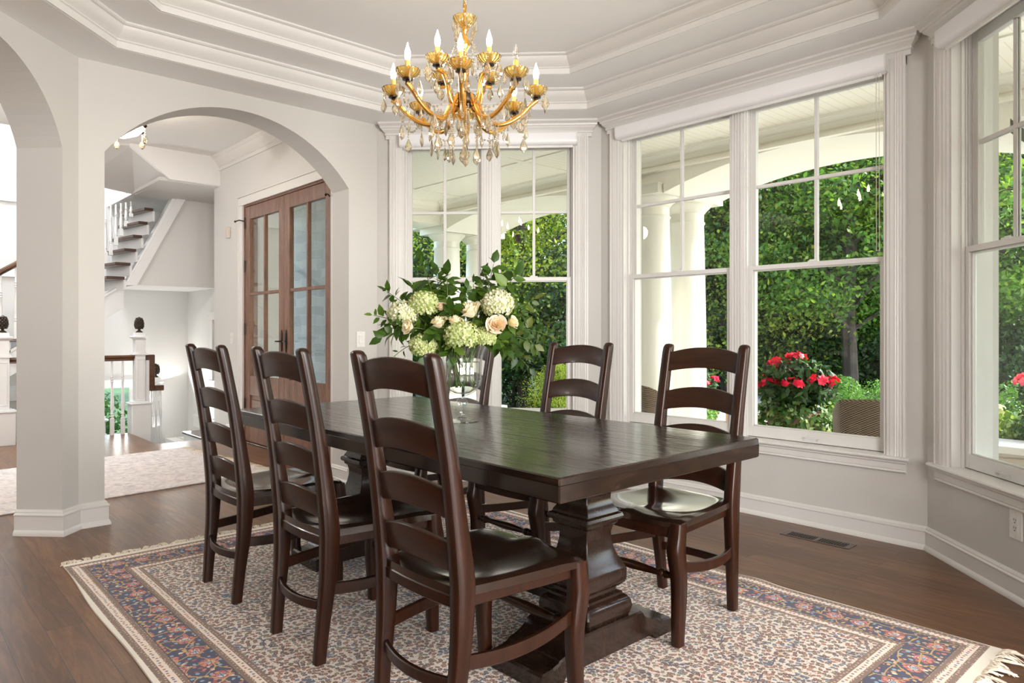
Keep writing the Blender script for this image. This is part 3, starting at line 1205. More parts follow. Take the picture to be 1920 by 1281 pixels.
        mb.box(c - 0.045, c + 0.045, y0 - 0.014, y0, zs + 0.030, zs + 0.037, m)
        mb.box(c - 0.045, c - 0.038, y0 - 0.014, y0, zs + 0.018, zs + 0.032, m)
        mb.box(c + 0.038, c + 0.045, y0 - 0.014, y0, zs + 0.018, zs + 0.032, m)
        mb.build('sash_lift', 'trim', s)
        mb = MB()
        mb.box(c - 0.030, c + 0.030, y0 + 0.006, y0 + 0.024, zr + 0.014, zr + 0.022, m)
        mb.box(c - 0.010, c + 0.022, y0 + 0.010, y0 + 0.020, zr + 0.022, zr + 0.028, m)
        mb.build('sash_lock', 'trim', s)
        # upper sash (outer plane) with grille
        y0, y1 = 0.104, 0.138
        mb = MB()
        for u0, u1, v0, v1 in ((a, a + st, zr - 0.02, zt - 0.02), (b - st, b, zr - 0.02, zt - 0.02), (a + st, b - st, zt - 0.075, zt - 0.02), (a + st, b - st, zr - 0.020, zr + 0.016)):
            mb.box(u0, u1, y0, y1, v0, v1, m)
        s = mb.build('upper_sash', 'trim', root, bevel=0.002)
        mb = MB()
        mb.box(a + st, b - st, 0.120, 0.124, zr + 0.016, zt - 0.075, m)
        mb.build('pane', 'glass', s)
        mb = MB()
        c = (a + b) / 2
        zm = 2.092
        mb.box(c - 0.011, c + 0.011, 0.110, 0.120, zr + 0.016, zt - 0.075, m)
        mb.box(a + st, b - st, 0.1095, 0.120, zm - 0.011, zm + 0.011, m)
        mb.box(c - 0.011, c + 0.011, 0.124, 0.134, zr + 0.016, zt - 0.075, m)
        mb.box(a + st, b - st, 0.124, 0.1345, zm - 0.011, zm + 0.011, m)
        mb.build('grille', 'trim', s, bevel=0.003)
    # roller shade in its cassette
    sh = empty('roller_shade', label=shade_label, cat='window shade', group='rolled-up window shades')
    mb = MB()
    zc = 2.628
    pr = [(0.0, 2.670), (-0.058, 2.670), (-0.064, 2.667), (-0.066, 2.660), (-0.066, 2.606), (-0.062, 2.592), (-0.052, 2.582), (-0.040, 2.578), (0.0, 2.578)]
    pr = [(y - 0.0005, z) for y, z in pr]
    mb.prism(pr, 'x', e0 - 0.006, e1 + 0.006, m)
    mb.build('cassette', 'shade', sh, smooth=35)
    for s in (e0 - 0.013, e1 + 0.006):
        mb = MB()
        mb.prism(pr, 'x', s, s + 0.008, m)
        mb.build('end_cap', 'plastic', sh, smooth=35)
    mb = MB()
    mb.box(e0 + 0.02, e1 - 0.02, -0.030, -0.018, 2.562, 2.578, m)
    mb.build('hem_bar', 'plastic', sh)
    return m, L


mC, LC = make_window(1, cCD, cBC, 2, 'back', 'shorter white roller shade above the window behind the flower vase')
mD, LD = make_window(2, cDE, cCD, 2, 'window_side', 'longest white roller shade, above the wide double window in the middle')
mE, LE = make_window(3, cDE, cEF, 2, 'far_right', 'white roller shade above the window at the right edge of the photo')
# pull cord of the middle shade
mb = MB()
mb.tube([mD @ Vector((0.225, -0.045, 2.59)), mD @ Vector((0.224, -0.04, 1.60))], 0.0016, 6)
mb.tube([mD @ Vector((0.240, -0.045, 2.59)), mD @ Vector((0.240, -0.04, 1.60)), mD @ Vector((0.224, -0.04, 1.60))], 0.0016, 6)
mb.build('pull_cord', 'beige', [o for o in bpy.data.objects if o.name.startswith('roller_shade')][1])



# ------------------------------------------------------------------ dining table
TX, TY = 1.936, 2.457
RUGZ = 0.011
tb = empty('dining_table', (TX, TY, RUGZ), 0, 'long dark espresso trestle dining table carrying the glass vase of flowers', 'table')
hx, hy = 0.541, 1.138
mb = MB()
zt0, zt1 = 0.688 - RUGZ, 0.760 - RUGZ
rs = []
for hh, z in ((-0.003, zt0), (0.001, zt0 + 0.004), (0.002, zt0 + 0.0485), (0.0002, zt0 + 0.0495), (0.001, zt0 + 0.0505), (0.0, zt1 - 0.004), (-0.004, zt1)):
    c = 0.004
    rs.append([(sx * (hx + hh - a), sy * (hy + hh - b), z) for sx, sy, a, b in
               ((1, 1, 0, c), (1, 1, c, 0), (-1, 1, c, 0), (-1, 1, 0, c), (-1, -1, 0, c), (-1, -1, c, 0), (1, -1, c, 0), (1, -1, 0, c))])
mb.rings(rs)
mb.build('tabletop', 'ttop', tb, smooth=18)
PED = [(0.060, 0.125), (0.112, 0.126), (0.118, 0.140), (0.122, 0.160), (0.118, 0.180), (0.108, 0.195), (0.098, 0.200), (0.096, 0.208), (0.080, 0.213), (0.079, 0.224),
       (0.092, 0.232), (0.102, 0.243), (0.107, 0.256), (0.108, 0.290), (0.104, 0.300), (0.096, 0.316), (0.084, 0.338), (0.074, 0.366), (0.068, 0.398), (0.067, 0.425), (0.073, 0.448),
       (0.084, 0.458), (0.086, 0.468), (0.096, 0.473), (0.100, 0.482), (0.097, 0.492), (0.086, 0.497), (0.084, 0.505), (0.074, 0.520), (0.066, 0.545),
       (0.067, 0.566), (0.078, 0.586), (0.080, 0.596), (0.090, 0.603), (0.092, 0.612), (0.102, 0.620), (0.104, 0.640), (0.104, 0.678)]
for sy in (-1, 1):
    cy = sy * 0.755
    mb = MB()
    mb.square_lathe(PED, (0, cy, 0))
    # half-round mould each side on the foot
    ped = mb.build('pedestal', 'tbase', tb, smooth=30)
    mb = MB()
    half = [(0.0, 0.125), (0.165, 0.125), (0.175, 0.120), (0.183, 0.108), (0.215, 0.088), (0.250, 0.078), (0.262, 0.076), (0.270, 0.068), (0.300, 0.060), (0.345, 0.056), (0.352, 0.048), (0.352, 0.0),
            (0.250, 0.0), (0.235, 0.022), (0.0, 0.022)]
    pts = half + [(-x, z) for x, z in half[::-1][1:-1]]
    # split in convex strips along x
    xs = sorted(set([p[0] for p in half] + [0.12, 0.05]))

    def top(x):
        h = half[:11]
        for (xa, za), (xb, zb) in zip(h, h[1:]):
            if xa <= x <= xb:
                return za + (zb - za) * (x - xa) / max(xb - xa, 1e-6)
        return 0.048

    def bot(x):
        return 0.0 if x >= 0.2499 else (0.022 if x <= 0.235 else 0.022 * (0.25 - x) / 0.015)
    xx = [-x for x in xs[::-1]] + xs[1:]
    rs = []
    for x in xx:
        a = abs(x)
        t, b_ = (top(a), bot(a))
        rs.append([(x, cy - 0.128, b_), (x, cy + 0.128, b_), (x, cy + 0.128, t - 0.006), (x, cy + 0.122, t), (x, cy - 0.122, t), (x, cy - 0.128, t - 0.006)])
    mb.rings(rs)
    mb.build('pedestal_foot', 'tbase', tb, smooth=35)
mb = MB()
mb.box(-0.055, 0.055, -0.66, 0.66, 0.145, 0.190)
mb.build('trestle_stretcher', 'tbase', tb, bevel=0.006)
mb = MB()
mb.box(-0.30, 0.30, -1.0, -0.60, 0.664, 0.6775)
mb.box(-0.30, 0.30, 0.60, 1.0, 0.664, 0.6775)
for sy in (-1, 1):
    q = MB()
    q.box(-0.40, 0.40, sy * 0.755 - 0.05, sy * 0.755 + 0.05, 0.630, 0.6775)
    q.build('top_batten', 'tbase', tb, bevel=0.004)


# ------------------------------------------------------------------ dining chairs
def vsweep(mb, path):
    """stack of chamfered rectangular sections lying flat: (x, y, z, half x, half y)"""
    rs = []
    for x, y, z, a, b in path:
        c = 0.22 * min(a, b)
        rs.append([(x + sx * (a - ca), y + sy * (b - cb), z) for sx, sy, ca, cb in
                   ((1, 1, 0, c), (1, 1, c, 0), (-1, 1, c, 0), (-1, 1, 0, c), (-1, -1, 0, c), (-1, -1, c, 0), (1, -1, c, 0), (1, -1, 0, c))])
    mb.rings(rs)
    return mb


def interp(path, n):
    """Catmull-Rom through the control rows"""
    P = np.array(path, dtype=float)
    out = []
    for i in range(len(P) - 1):
        p0, p1, p2, p3 = P[max(i - 1, 0)], P[i], P[i + 1], P[min(i + 2, len(P) - 1)]
        for k in range(n):
            t = k / n
            out.append(0.5 * ((2 * p1) + (-p0 + p2) * t + (2 * p0 - 5 * p1 + 4 * p2 - p3) * t * t + (-p0 + 3 * p1 - 3 * p2 + p3) * t ** 3))
    out.append(P[-1])
    return [tuple(r) for r in out]


REAR = [(-0.232, 0.172, 0.0, 0.019, 0.017), (-0.222, 0.176, 0.12, 0.021, 0.018), (-0.206, 0.183, 0.28, 0.026, 0.020), (-0.200, 0.186, 0.42, 0.031, 0.021),
        (-0.204, 0.187, 0.50, 0.031, 0.021), (-0.222, 0.187, 0.64, 0.026, 0.020), (-0.246, 0.187, 0.80, 0.022, 0.020), (-0.272, 0.187, 0.94, 0.020, 0.020),
        (-0.292, 0.187, 1.04, 0.020, 0.020), (-0.300, 0.187, 1.075, 0.019, 0.019)]


def rear_x(z):
    zs = [r[2] for r in REAR]
    return float(np.interp(z, zs, [r[0] for r in REAR])), float(np.interp(z, zs, [r[1] for r in REAR]))


def make_chair():
    root = empty('dining_chair')
    for sy in (1, -1):
        p = interp([(x, y * sy, z, a, b) for x, y, z, a, b in REAR], 4)
        x, y, z, a, b = p[-1]
        for k, (dz, f) in enumerate(((0.006, 0.93), (0.011, 0.80), (0.015, 0.55), (0.0165, 0.25))):
            p.append((x - 0.003, y, z + dz, a * f, b * f))
        vsweep(MB(), p).build('leg', 'chair', root, smooth=50)
    FR = [(0.222, 0.214, 0.0, 0.0185, 0.0185), (0.220, 0.214, 0.06, 0.020, 0.020), (0.215, 0.214, 0.16, 0.023, 0.022), (0.216, 0.214, 0.25, 0.026, 0.0235),
          (0.227, 0.214, 0.315, 0.029, 0.025), (0.232, 0.214, 0.355, 0.030, 0.0255), (0.226, 0.214, 0.40, 0.027, 0.0255), (0.221, 0.214, 0.448, 0.025, 0.0255)]
    for sy in (1, -1):
        p = interp([(x, y * sy, z, a, b) for x, y, z, a, b in FR], 4)
        vsweep(MB(), p).build('leg', 'chair', root, smooth=50)
    # slats: arched, bowed backwards
    for zc, hh in ((1.020, 0.044), (0.848, 0.043), (0.690, 0.043), (0.538, 0.043)):
        rx, ry = rear_x(zc)
        rs = []
        n = 14
        for i in range(n + 1):
            t = -1 + 2 * i / n
            y = t * (ry - 0.012)
            bow = -0.022 * (1 - t * t)
            arch = 0.027 * (1 - t * t)
            arch_b = 0.020 * (1 - t * t)
            zb, zt_ = zc - hh + arch_b - 0.010, zc + hh + arch - 0.014
            # lean of the back
            lean = -0.16
            x0 = rx + bow + 0.004
            th = 0.0085
            rs.append([(x0 - th + lean * (zb - zc), y, zb + 0.003), (x0 - th + lean * (zt_ - zc), y, zt_ - 0.003), (x0 - th + 0.003 + lean * (zt_ - zc), y, zt_), (x0 + th - 0.003 + lean * (zt_ - zc), y, zt_),
                       (x0 + th + lean * (zt_ - zc), y, zt_ - 0.003), (x0 + th + lean * (zb - zc), y, zb + 0.003), (x0 + th - 0.003 + lean * (zb - zc), y, zb), (x0 - th + 0.003 + lean * (zb - zc), y, zb)])
        MB().rings(rs).build('slat', 'slat', root, smooth=40)
    # saddle seat
    nx, ny = 20, 22
    x0, x1 = -0.212, 0.245
    topv, botv = [], []

    def hw(x):
        t = (x - x0) / (x1 - x0)
        return 0.188 + (0.240 - 0.188) * t + 0.006 * math.sin(PI * t)

    def edge_x(t):                      # front edge bows forward, back edge is nearly straight
        return x1 + 0.022 * (1 - t * t) - 0.014 * abs(t) ** 6
    mb = MB()
    g = []
    for i in range(nx + 1):
        row = []
        for j in range(ny + 1):
            v = -1 + 2 * j / ny
            u = i / nx
            xe = x0 - 0.012 * (1 - v * v) + u * (edge_x(v) - (x0 - 0.012 * (1 - v * v)))
            y = v * hw(xe)
            if xe > x1 - 0.02:
                y = v * hw(x1 - 0.02)
            rr = math.hypot((xe + 0.02) / 0.21, v / 0.95)
            dip = 0.017 * max(0, 1 - rr ** 2)
            ridge = 0.010 * math.exp(-(v / 0.16) ** 2) * max(0, (u - 0.45) / 0.55)
            ed = min(u / 0.05, (1 - u) / 0.05, (1 - abs(v)) / 0.05, 1)
            z = 0.462 - dip + ridge - 0.006 * (1 - ed) ** 2 - 0.006 * max(0, u - 0.8) / 0.2
            row.append((xe, y, z))
        g.append(row)
    vs = [p for r in g for p in r]
    nb = len(vs)
    vs += [(x, y, 0.432) for x, y, z in vs]
    fs = []
    W = ny + 1
    for i in range(nx):
        for j in range(ny):
            a = i * W + j
            fs.append((a, a + 1, a + W + 1, a + W))
            fs.append((nb + a, nb + a + W, nb + a + W + 1, nb + a + 1))
    for j in range(ny):
        fs.append((j, nb + j, nb + j + 1, j + 1))
        a = nx * W + j
        fs.append((a, a + 1, nb + a + 1, nb + a))
    for i in range(nx):
        a = i * W
        fs.append((a, a + W, nb + a + W, nb + a))
        a = i * W + ny
        fs.append((a, nb + a, nb + a + W, a + W))
    mb.add(vs, fs)
    mb.build('seat', 'seat', root, smooth=45)
    # aprons just under the seat (gentle curves), one ring
    rails = [((-0.200, 0.165), (0.222, 0.205), 0.395, 0.432, 0.0), ((-0.200, -0.165), (0.222, -0.205), 0.395, 0.432, 0.0),
             ((0.232, -0.195), (0.232, 0.195), 0.392, 0.432, 0.018), ((-0.205, -0.175), (-0.205, 0.175), 0.398, 0.433, -0.012)]
    for a, b, z0, z1, bow in rails:
        rail_(root, 'apron', 'chair', a, b, z0, z1, z0, z1, bow, 0.011)
    # stretchers: bowed sides and back, turned front
    for sy in (1, -1):
        rail_(root, 'stretcher', 'chair', (-0.203, 0.180 * sy), (0.205, 0.210 * sy), 0.232, 0.272, 0.262, 0.302, -0.030 * sy, 0.0085, updip=-0.012)
    rail_(root, 'stretcher', 'chair', (-0.214, -0.172), (-0.214, 0.172), 0.178, 0.212, 0.178, 0.212, -0.034, 0.0085, updip=-0.006)
    pts, rad = [], []
    for t, r in ((-0.2, 0.008), (-0.175, 0.011), (-0.160, 0.016), (-0.152, 0.012), (-0.146, 0.017), (-0.136, 0.0175), (-0.130, 0.012), (-0.10, 0.0125), (-0.04, 0.016), (0, 0.0175),
                 (0.04, 0.016), (0.10, 0.0125), (0.130, 0.012), (0.136, 0.0175), (0.146, 0.017), (0.152, 0.012), (0.160, 0.016), (0.175, 0.011), (0.2, 0.008)):
        pts.append((0.217, t, 0.245))
        rad.append(r)
    MB().tube(pts, rad, 12).build('stretcher', 'chair', root, smooth=60)
    return root


def rail_(root, name, mat, a, b, za0, za1, zb0, zb1, bow, th, updip=0.0):
    a, b = Vector(a), Vector(b)
    d = (b - a).normalized()
    n = Vector((d.y, -d.x))
    rs = []
    for i in range(11):
        t = i / 10
        k = 4 * t * (1 - t)
        p = a.lerp(b, t) + n * bow * k
        z0 = za0 + (zb0 - za0) * t + updip * k
        z1 = za1 + (zb1 - za1) * t + updip * k
        q, r = p + n * th, p - n * th
        c = 0.003
        rs.append([(q.x, q.y, z0 + c), (q.x, q.y, z1 - c), (q.x - n.x * c, q.y - n.y * c, z1), (r.x + n.x * c, r.y + n.y * c, z1), (r.x, r.y, z1 - c), (r.x, r.y, z0 + c), (r.x + n.x * c, r.y + n.y * c, z0), (q.x - n.x * c, q.y - n.y * c, z0)])
    return MB().rings(rs).build(name, mat, root, smooth=40)


CH = [  # x, y, rz, label
    (1.390, 1.668, 0.0, 'ladder-back chair nearest the camera, seen from behind with a glossy black seat'),
    (1.390, 2.405, 0.0, 'ladder-back chair seen from behind, middle of the near row of three'),
    (1.390, 3.140, 0.0, 'ladder-back chair seen from behind, closest to the arch pier and hall rug'),
    (2.420, 1.700, PI, 'ladder-back chair at the right end of the table, its shiny seat facing the camera'),
    (2.420, 2.425, PI, 'ladder-back chair on the window side, standing in the middle between vase and right-hand chair'),
    (2.420, 3.300, PI, 'ladder-back chair mostly hidden behind the glass vase'),
]
proto = make_chair()
for i, (x, y, rz, lab) in enumerate(CH):
    o = proto if i == 0 else copy_tree(proto)
    o.location = (x, y, RUGZ)
    o.rotation_euler = (0, 0, rz)
    tag(o, lab, 'chair', 'ladder-back chairs round the dining table')

# ------------------------------------------------------------------ rugs
RX, RY = 1.880, 2.355
rug = empty('area_rug', (RX, RY, 0), 0, 'large Persian area rug with navy floral border under the dining table', 'rug')
mb = MB()
nx, ny = 60, 84
hxr, hyr = RUG_HX, 1.665
vs, fs = [], []
for j in range(ny + 1):
    for i in range(nx + 1):
        x, y = -hxr + 2 * hxr * i / nx, -hyr + 2 * hyr * j / ny
        wx = 0.008 * math.sin(y * 2.2 + 0.5) * (x / hxr) + 0.005 * math.sin(y * 6 + x) * abs(x / hxr)
        edge = max(abs(x) / hxr, abs(y) / hyr)
        # a soft ripple of the long side towards the windows
        rip = 0.010 * math.exp(-((y + 0.72) / 0.09) ** 2) * max(0, (x - 0.9) / 0.28)
        z = 0.008 + 0.0015 * math.sin(x * 5 + y * 3) * math.sin(y * 4.1) + rip
        vs.append((x + wx, y, z + 0.0))
n0 = len(vs)
vs += [(x, y, 0.0008) for x, y, z in vs]
W = nx + 1
for j in range(ny):
    for i in range(nx):
        a = j * W + i
        fs.append((a, a + 1, a + W + 1, a + W))
        fs.append((n0 + a, n0 + a + W, n0 + a + W + 1, n0 + a + 1))
for i in range(nx):
    fs.append((i, n0 + i, n0 + i + 1, i + 1))
    a = ny * W + i
    fs.append((a, a + 1, n0 + a + 1, n0 + a))
for j in range(ny):
    a = j * W
    fs.append((a, a + W, n0 + a + W, n0 + a))
    a = j * W + nx
    fs.append((a, n0 + a, n0 + a + W, a + W))
mb.add(vs, fs)
mb.build('rug_pile', 'rug', rug, smooth=60)


def fringe(n, hxr, y0, sgn, length, parent, seed, rad=0.0026, clump=6):
    rnd = random.Random(seed)
    mb = MB()
    for k in range(n):
        x = -hxr + 2 * hxr * (k + rnd.random()) / n
        cx = -hxr + 2 * hxr * ((k // clump) + 0.5) * clump / n
        L = length * (0.75 + 0.5 * rnd.random()) * (0.85 + 0.3 * math.sin((k // clump) * 2.4))
        sway = 0.03 * math.sin(k // clump * 1.7 + seed) + 0.012 * (rnd.random() - 0.5)
        pts = []
        for i in range(5):
            t = i / 4
            px = x + (cx - x) * 0.6 * t + sway * t * t + 0.004 * math.sin(9 * t + k)
            pz = 0.004 + 0.008 * math.sin(PI * t) * (0.6 + 0.8 * rnd.random())
            pts.append((px, y0 + sgn * L * t, pz))
        mb.tube(pts, [rad, rad * 1.1, rad * 1.1, rad, rad * 0.6], 4, cap=False)
    return mb.build('fringe', 'fringe', parent)


fringe(420, hxr, hyr - 0.002, 1, 0.055, rug, 1)
fringe(420, hxr, -hyr + 0.002, -1, 0.085, rug, 2)

hr = empty('hall_rug', (1.18, 6.30, 0), math.radians(6), 'pale faded grey and ivory rug on the hall floor beyond the arch', 'rug')
mb = MB()
mb.box(-1.33, 1.20, -0.86, 0.86, 0.0008, 0.009)
mb.build('rug_pile', 'hallrug', hr, bevel=0.002)
fr_ = MB()
rnd = random.Random(5)
for k in range(190):
    y = -0.86 + 1.72 * (k + rnd.random()) / 190
    L = 0.07 * (0.7 + 0.6 * rnd.random())
    s_ = 0.02 * math.sin(k // 6 * 1.9)
    fr_.tube([(1.198, y, 0.005), (1.198 + L * 0.5, y + s_ * 0.4, 0.011), (1.198 + L, y + s_, 0.004)], [0.0032, 0.0032, 0.002], 4, cap=False)
fr_.build('fringe', 'fringe', hr)

# ------------------------------------------------------------------ floor register, outlet, switches
vt = empty('floor_vent', (3.925, 1.745, 0), 0, 'dark slotted floor register in the oak floor under the middle window', 'vent')
mb = MB()
mb.box(-0.055, 0.055, -0.19, 0.19, 0.0002, 0.0022)
mb.build('frame', 'tread', vt)
for cy in (-0.085, 0.085):
    mb = MB()
    mb.box(-0.036, 0.036, cy - 0.075, cy + 0.075, 0.0022, 0.0026)
    mb.build('duct_opening', 'black', vt)
for cy in (-0.085, 0.085):
    for k in range(11):
        y = cy - 0.070 + 0.014 * k
        q = MB()
        q.box(-0.037, 0.037, y - 0.0018, y + 0.0018, 0.0026, 0.0040)
        q.build('louver', 'tread', vt)


def plate(name, m, s, z, label, cat, kind, group=None):
    root = empty(name, label=label, cat=cat, group=group)
    w, h = 0.037, 0.060
    if kind == 'outlet':
        w, h = 0.040, 0.064
    mb = MB()
    mb.box(s - w, s + w, -0.006, -0.0003, z - h, z + h, m)
    mb.build('wall_plate', 'plastic', root, bevel=0.002)
    if kind == 'switch':
        mb = MB()
        mb.box(s - 0.0175, s + 0.0175, -0.0075, -0.006, z - 0.034, z + 0.034, m)
        mb.build('switch_frame', 'plastic', root, bevel=0.0008)
        mb = MB()
        mb.prism([(-0.0075, z - 0.031), (-0.0075, z + 0.031), (-0.012, z + 0.028), (-0.009, z - 0.0), (-0.010, z - 0.030)], 'x', s - 0.0145, s + 0.0145, m)
        mb.build('rocker', 'plastic', root)
    else:
        mb = MB()
        mb.box(s - 0.0175, s + 0.0175, -0.0085, -0.006, z - 0.036, z + 0.036, m)
        f = mb.build('receptacle', 'plastic', root, bevel=0.001)
        for dz in (-0.017, 0.017):
            mb = MB()
            for dx in (-0.006, 0.006):
                mb.box(s + dx - 0.001, s + dx + 0.001, -0.0092, -0.0085, z + dz - 0.001, z + dz + 0.009, m)
            mb.box(s - 0.0025, s + 0.0025, -0.0092, -0.0085, z + dz - 0.011, z + dz - 0.006, m)
            mb.build('socket_slots', 'black', f)
    for dz in (-h + 0.012, h - 0.012):
        mb = MB()
        c = m @ Vector((s, -0.0062, z + dz))
        mb.sphere(c, 0.0022, 8, 4)
        mb.build('screw', 'beige', root)
    return root


plate('wall_outlet', mE, 0.700, 0.325, 'white duplex wall outlet under the right-hand window', 'outlet', 'outlet')
mBm, LB = frame(cBC, cAB)
plate('light_switch', mBm, 0.148, 1.095, 'white light switch on the dining room wall right of the arch, behind the vase leaves', 'switch', 'switch')

# ------------------------------------------------------------------ hall behind the arch
XH = 2.914
HZ = 3.09
YE = 8.0
mb = MB()
DY0, DY1, DZ = 5.400, 7.250, 2.445
mb.box(XH, XH + 0.22, YB + 0.25, DY0 - 0.02, -0.3, 3.2)
mb.box(XH, XH + 0.22, DY1 + 0.02, YE, -0.3, 3.2)
mb.box(XH, XH + 0.22, DY0 - 0.02, DY1 + 0.02, DZ + 0.02, 3.2)
mb.box(XH, XH + 0.22, DY0 - 0.02, DY1 + 0.02, -0.3, 0.0)
mb.box(XH, 3.72, YE, YE + 0.12, -0.3, 3.2)
struct(mb.build('wall_entry', 'hallwall'))
mb = MB()
mb.box(-6, XH + 0.2, YB + 0.24, YE, HZ, HZ + 0.12)
struct(mb.build('ceiling_hall', 'ceil'))
mb = MB()
sweep_profile(mb, [Vector((XH, YB + 0.24)), Vector((XH, YE))], [(0, HZ - 0.15), (0.012, HZ - 0.15), (0.012, HZ - 0.115), (0.022, HZ - 0.11), (0.022, HZ - 0.10), (0.03, HZ - 0.095), (0.055, HZ - 0.06), (0.075, HZ - 0.03), (0.085, HZ - 0.026), (0.10, HZ - 0.010), (0.10, HZ), (0, HZ)], inward=Vector((0, 6)))
struct(mb.build('trim_3', 'trim', smooth=25))
mb = MB()
sweep_profile(mb, [Vector((XH, YB + 0.24)), Vector((XH, DY0 - 0.11))], BASEC, inward=Vector((0, 6)))
struct(mb.build('baseboard_hall', 'trim', smooth=30))
mb = MB()
sweep_profile(mb, [Vector((XH, DY1 + 0.11)), Vector((XH, YE - 0.26))], BASEC, inward=Vector((0, 6)))
struct(mb.build('baseboard_entry', 'trim', smooth=30))

# entry double door
dr = empty('door_1')
dr['kind'] = 'structure'
mb = MB()
mb.box(XH - 0.02, XH + 0.0, DY0 - 0.115, DY0 - 0.02, 0, DZ + 0.02)
mb.box(XH - 0.02, XH + 0.0, DY1 + 0.02, DY1 + 0.115, 0, DZ + 0.02)
mb.box(XH - 0.022, XH + 0.0, DY0 - 0.12, DY1 + 0.12, DZ + 0.02, DZ + 0.105)
mb.box(XH - 0.032, XH + 0.0, DY0 - 0.13, DY1 + 0.13, DZ + 0.105, DZ + 0.12)
mb.box(XH - 0.028, XH - 0.018, DY0 - 0.115, DY0 - 0.100, 0, DZ + 0.02)
mb.box(XH - 0.028, XH - 0.018, DY1 + 0.100, DY1 + 0.115, 0, DZ + 0.02)
mb.build('door_casing', 'trim', dr, bevel=0.003)
mb = MB()
mb.box(XH, XH + 0.14, DY0 - 0.02, DY0, 0, DZ + 0.02)
mb.box(XH, XH + 0.14, DY1, DY1 + 0.02, 0, DZ + 0.02)
mb.box(XH, XH + 0.14, DY0, DY1, DZ, DZ + 0.02)
mb.build('door_jamb', 'door', dr, bevel=0.002)
mb = MB()
mb.box(XH - 0.02, XH + 0.16, DY0, DY1, 0.0005, 0.018)
mb.build('threshold', 'tread', dr, bevel=0.003)
dm = (DY0 + DY1) / 2
for (a, b, hs) in ((DY0 + 0.003, dm - 0.0015, 1), (dm + 0.0015, DY1 - 0.003, -1)):
    leaf = empty('door_leaf')
    leaf.parent = dr
    x0, x1 = XH + 0.005, XH + 0.050
    st, top_, low0, low1 = 0.115, 0.135, 0.20, 0.70
    mb = MB()
    mb.box(x0, x1, a, a + st, 0.02, DZ - 0.003)
    mb.box(x0, x1, b - st, b, 0.02, DZ - 0.003)
    mb.box(x0, x1, a + st, b - st, DZ - top_, DZ - 0.003)
    mb.box(x0, x1, a + st, b - st, 0.02, low0)
    mb.box(x0, x1, a + st, b - st, low1 - 0.20, low1)
    mb.box(x0 + 0.012, x1 - 0.012, a + st, b - st, low0, low1 - 0.20)
    mb.box(x0 + 0.004, x1 - 0.004, a + st + 0.045, b - st - 0.045, low0 + 0.045, low1 - 0.245)
    mb.build('stiles_and_rails', 'door', leaf, bevel=0.003)
    mb = MB()
    ga, gb = a + st, b - st
    mb.box(x0 + 0.004, x1 - 0.004, (ga + gb) / 2 - 0.013, (ga + gb) / 2 + 0.013, low1, DZ - top_)
    mb.box(x0 + 0.0045, x1 - 0.0045, ga, gb, 1.525, 1.555)
    mb.build('glazing_bars', 'door', leaf, bevel=0.003)
    mb = MB()
    mb.box(x0 + 0.020, x0 + 0.025, ga, gb, low1, DZ - top_)
    mb.build('pane', 'glass', leaf)
    # beaded pull handle on a long back plate
    hy_ = (b - 0.045) if hs == 1 else (a + 0.045)
    mb = MB()
    mb.sphere((x0 - 0.004, hy_, 1.06), 0.022, 12, 8, (0.3, 0.9, 5.2))
    mb.tube([(x0, hy_, 1.06), (x0 - 0.035, hy_, 1.06), (x0 - 0.040, hy_ + hs * -0.06, 1.06)], 0.007, 8)
    mb.build('handle', 'iron', leaf, smooth=50)
    hz_ = a if hs == 1 else b
    for z in (0.40, 1.18, 1.98 - 0.15, 2.28):
        mb = MB()
        mb.box(x0 - 0.006, x0 + 0.006, hz_ - 0.012, hz_ + 0.012, z - 0.055, z + 0.055)
        mb.tube([(x0 - 0.006, hz_, z - 0.06), (x0 - 0.006, hz_, z + 0.06)], 0.007, 8)
        mb.build('hinge', 'bronze', leaf)
for y_, sg in ((DY1 - 0.01, 1), (DY0 + 0.01, -1)):
    mb = MB()
    mb.tube([(XH - 0.012, y_, 2.30), (XH - 0.05, y_ + sg * 0.03, 2.31), (XH - 0.08, y_ + sg * 0.06, 2.295)], 0.006, 6)
    mb.sphere((XH - 0.08, y_ + sg * 0.06, 2.295), 0.012, 8, 6)
    mb.build('door_stop', 'bronze', dr, smooth=60)
mH = Matrix(((0, 1, 0, XH), (1, 0, 0, 0), (0, 0, 1, 0), (0, 0, 0, 1)))
plate('light_switch', mH, 7.595, 1.077, 'white light switch on the hall wall left of the wooden double door', 'switch', 'switch')
ms = empty('motion_sensor', label='small beige motion sensor high on the hall wall left of the wooden door', cat='sensor')
mb = MB()
mb.box(XH - 0.035, XH - 0.0005, 7.635, 7.705, 2.165, 2.285)
mb.build('housing', 'beige', ms, bevel=0.006)
mb = MB()
for k in range(5):
    mb.box(XH - 0.037, XH - 0.034, 7.650, 7.690, 2.185 + k * 0.016, 2.190 + k * 0.016)
mb.build('grille', 'beige', ms)

# the porch side stone wall seen through the door glass
sw = MB()
sw.box(4.60, 4.95, 7.30, 9.26, -0.3, 3.0)
sw.box(4.60, 4.95, 9.26, 9.96, -0.3, 2.90)
sw.box(4.60, 4.95, 9.96, 10.9, -0.3, 3.0)
struct(sw.build('wall_porch_stone', 'stone'))

# ---- stairwell
mb = MB()
mb.box(-6, 3.42, 10.20, 10.35, 0.45, 6.2)
mb.box(-6, 1.55, 10.20, 10.35, -3, 0.45)
mb.box(2.62, 3.42, 10.20, 10.35, -3, 0.45)
mb.box(1.55, 2.62, 10.20, 10.35, -3, -0.55)
struct(mb.build('wall_stair', 'hallwall'))
mb = MB()
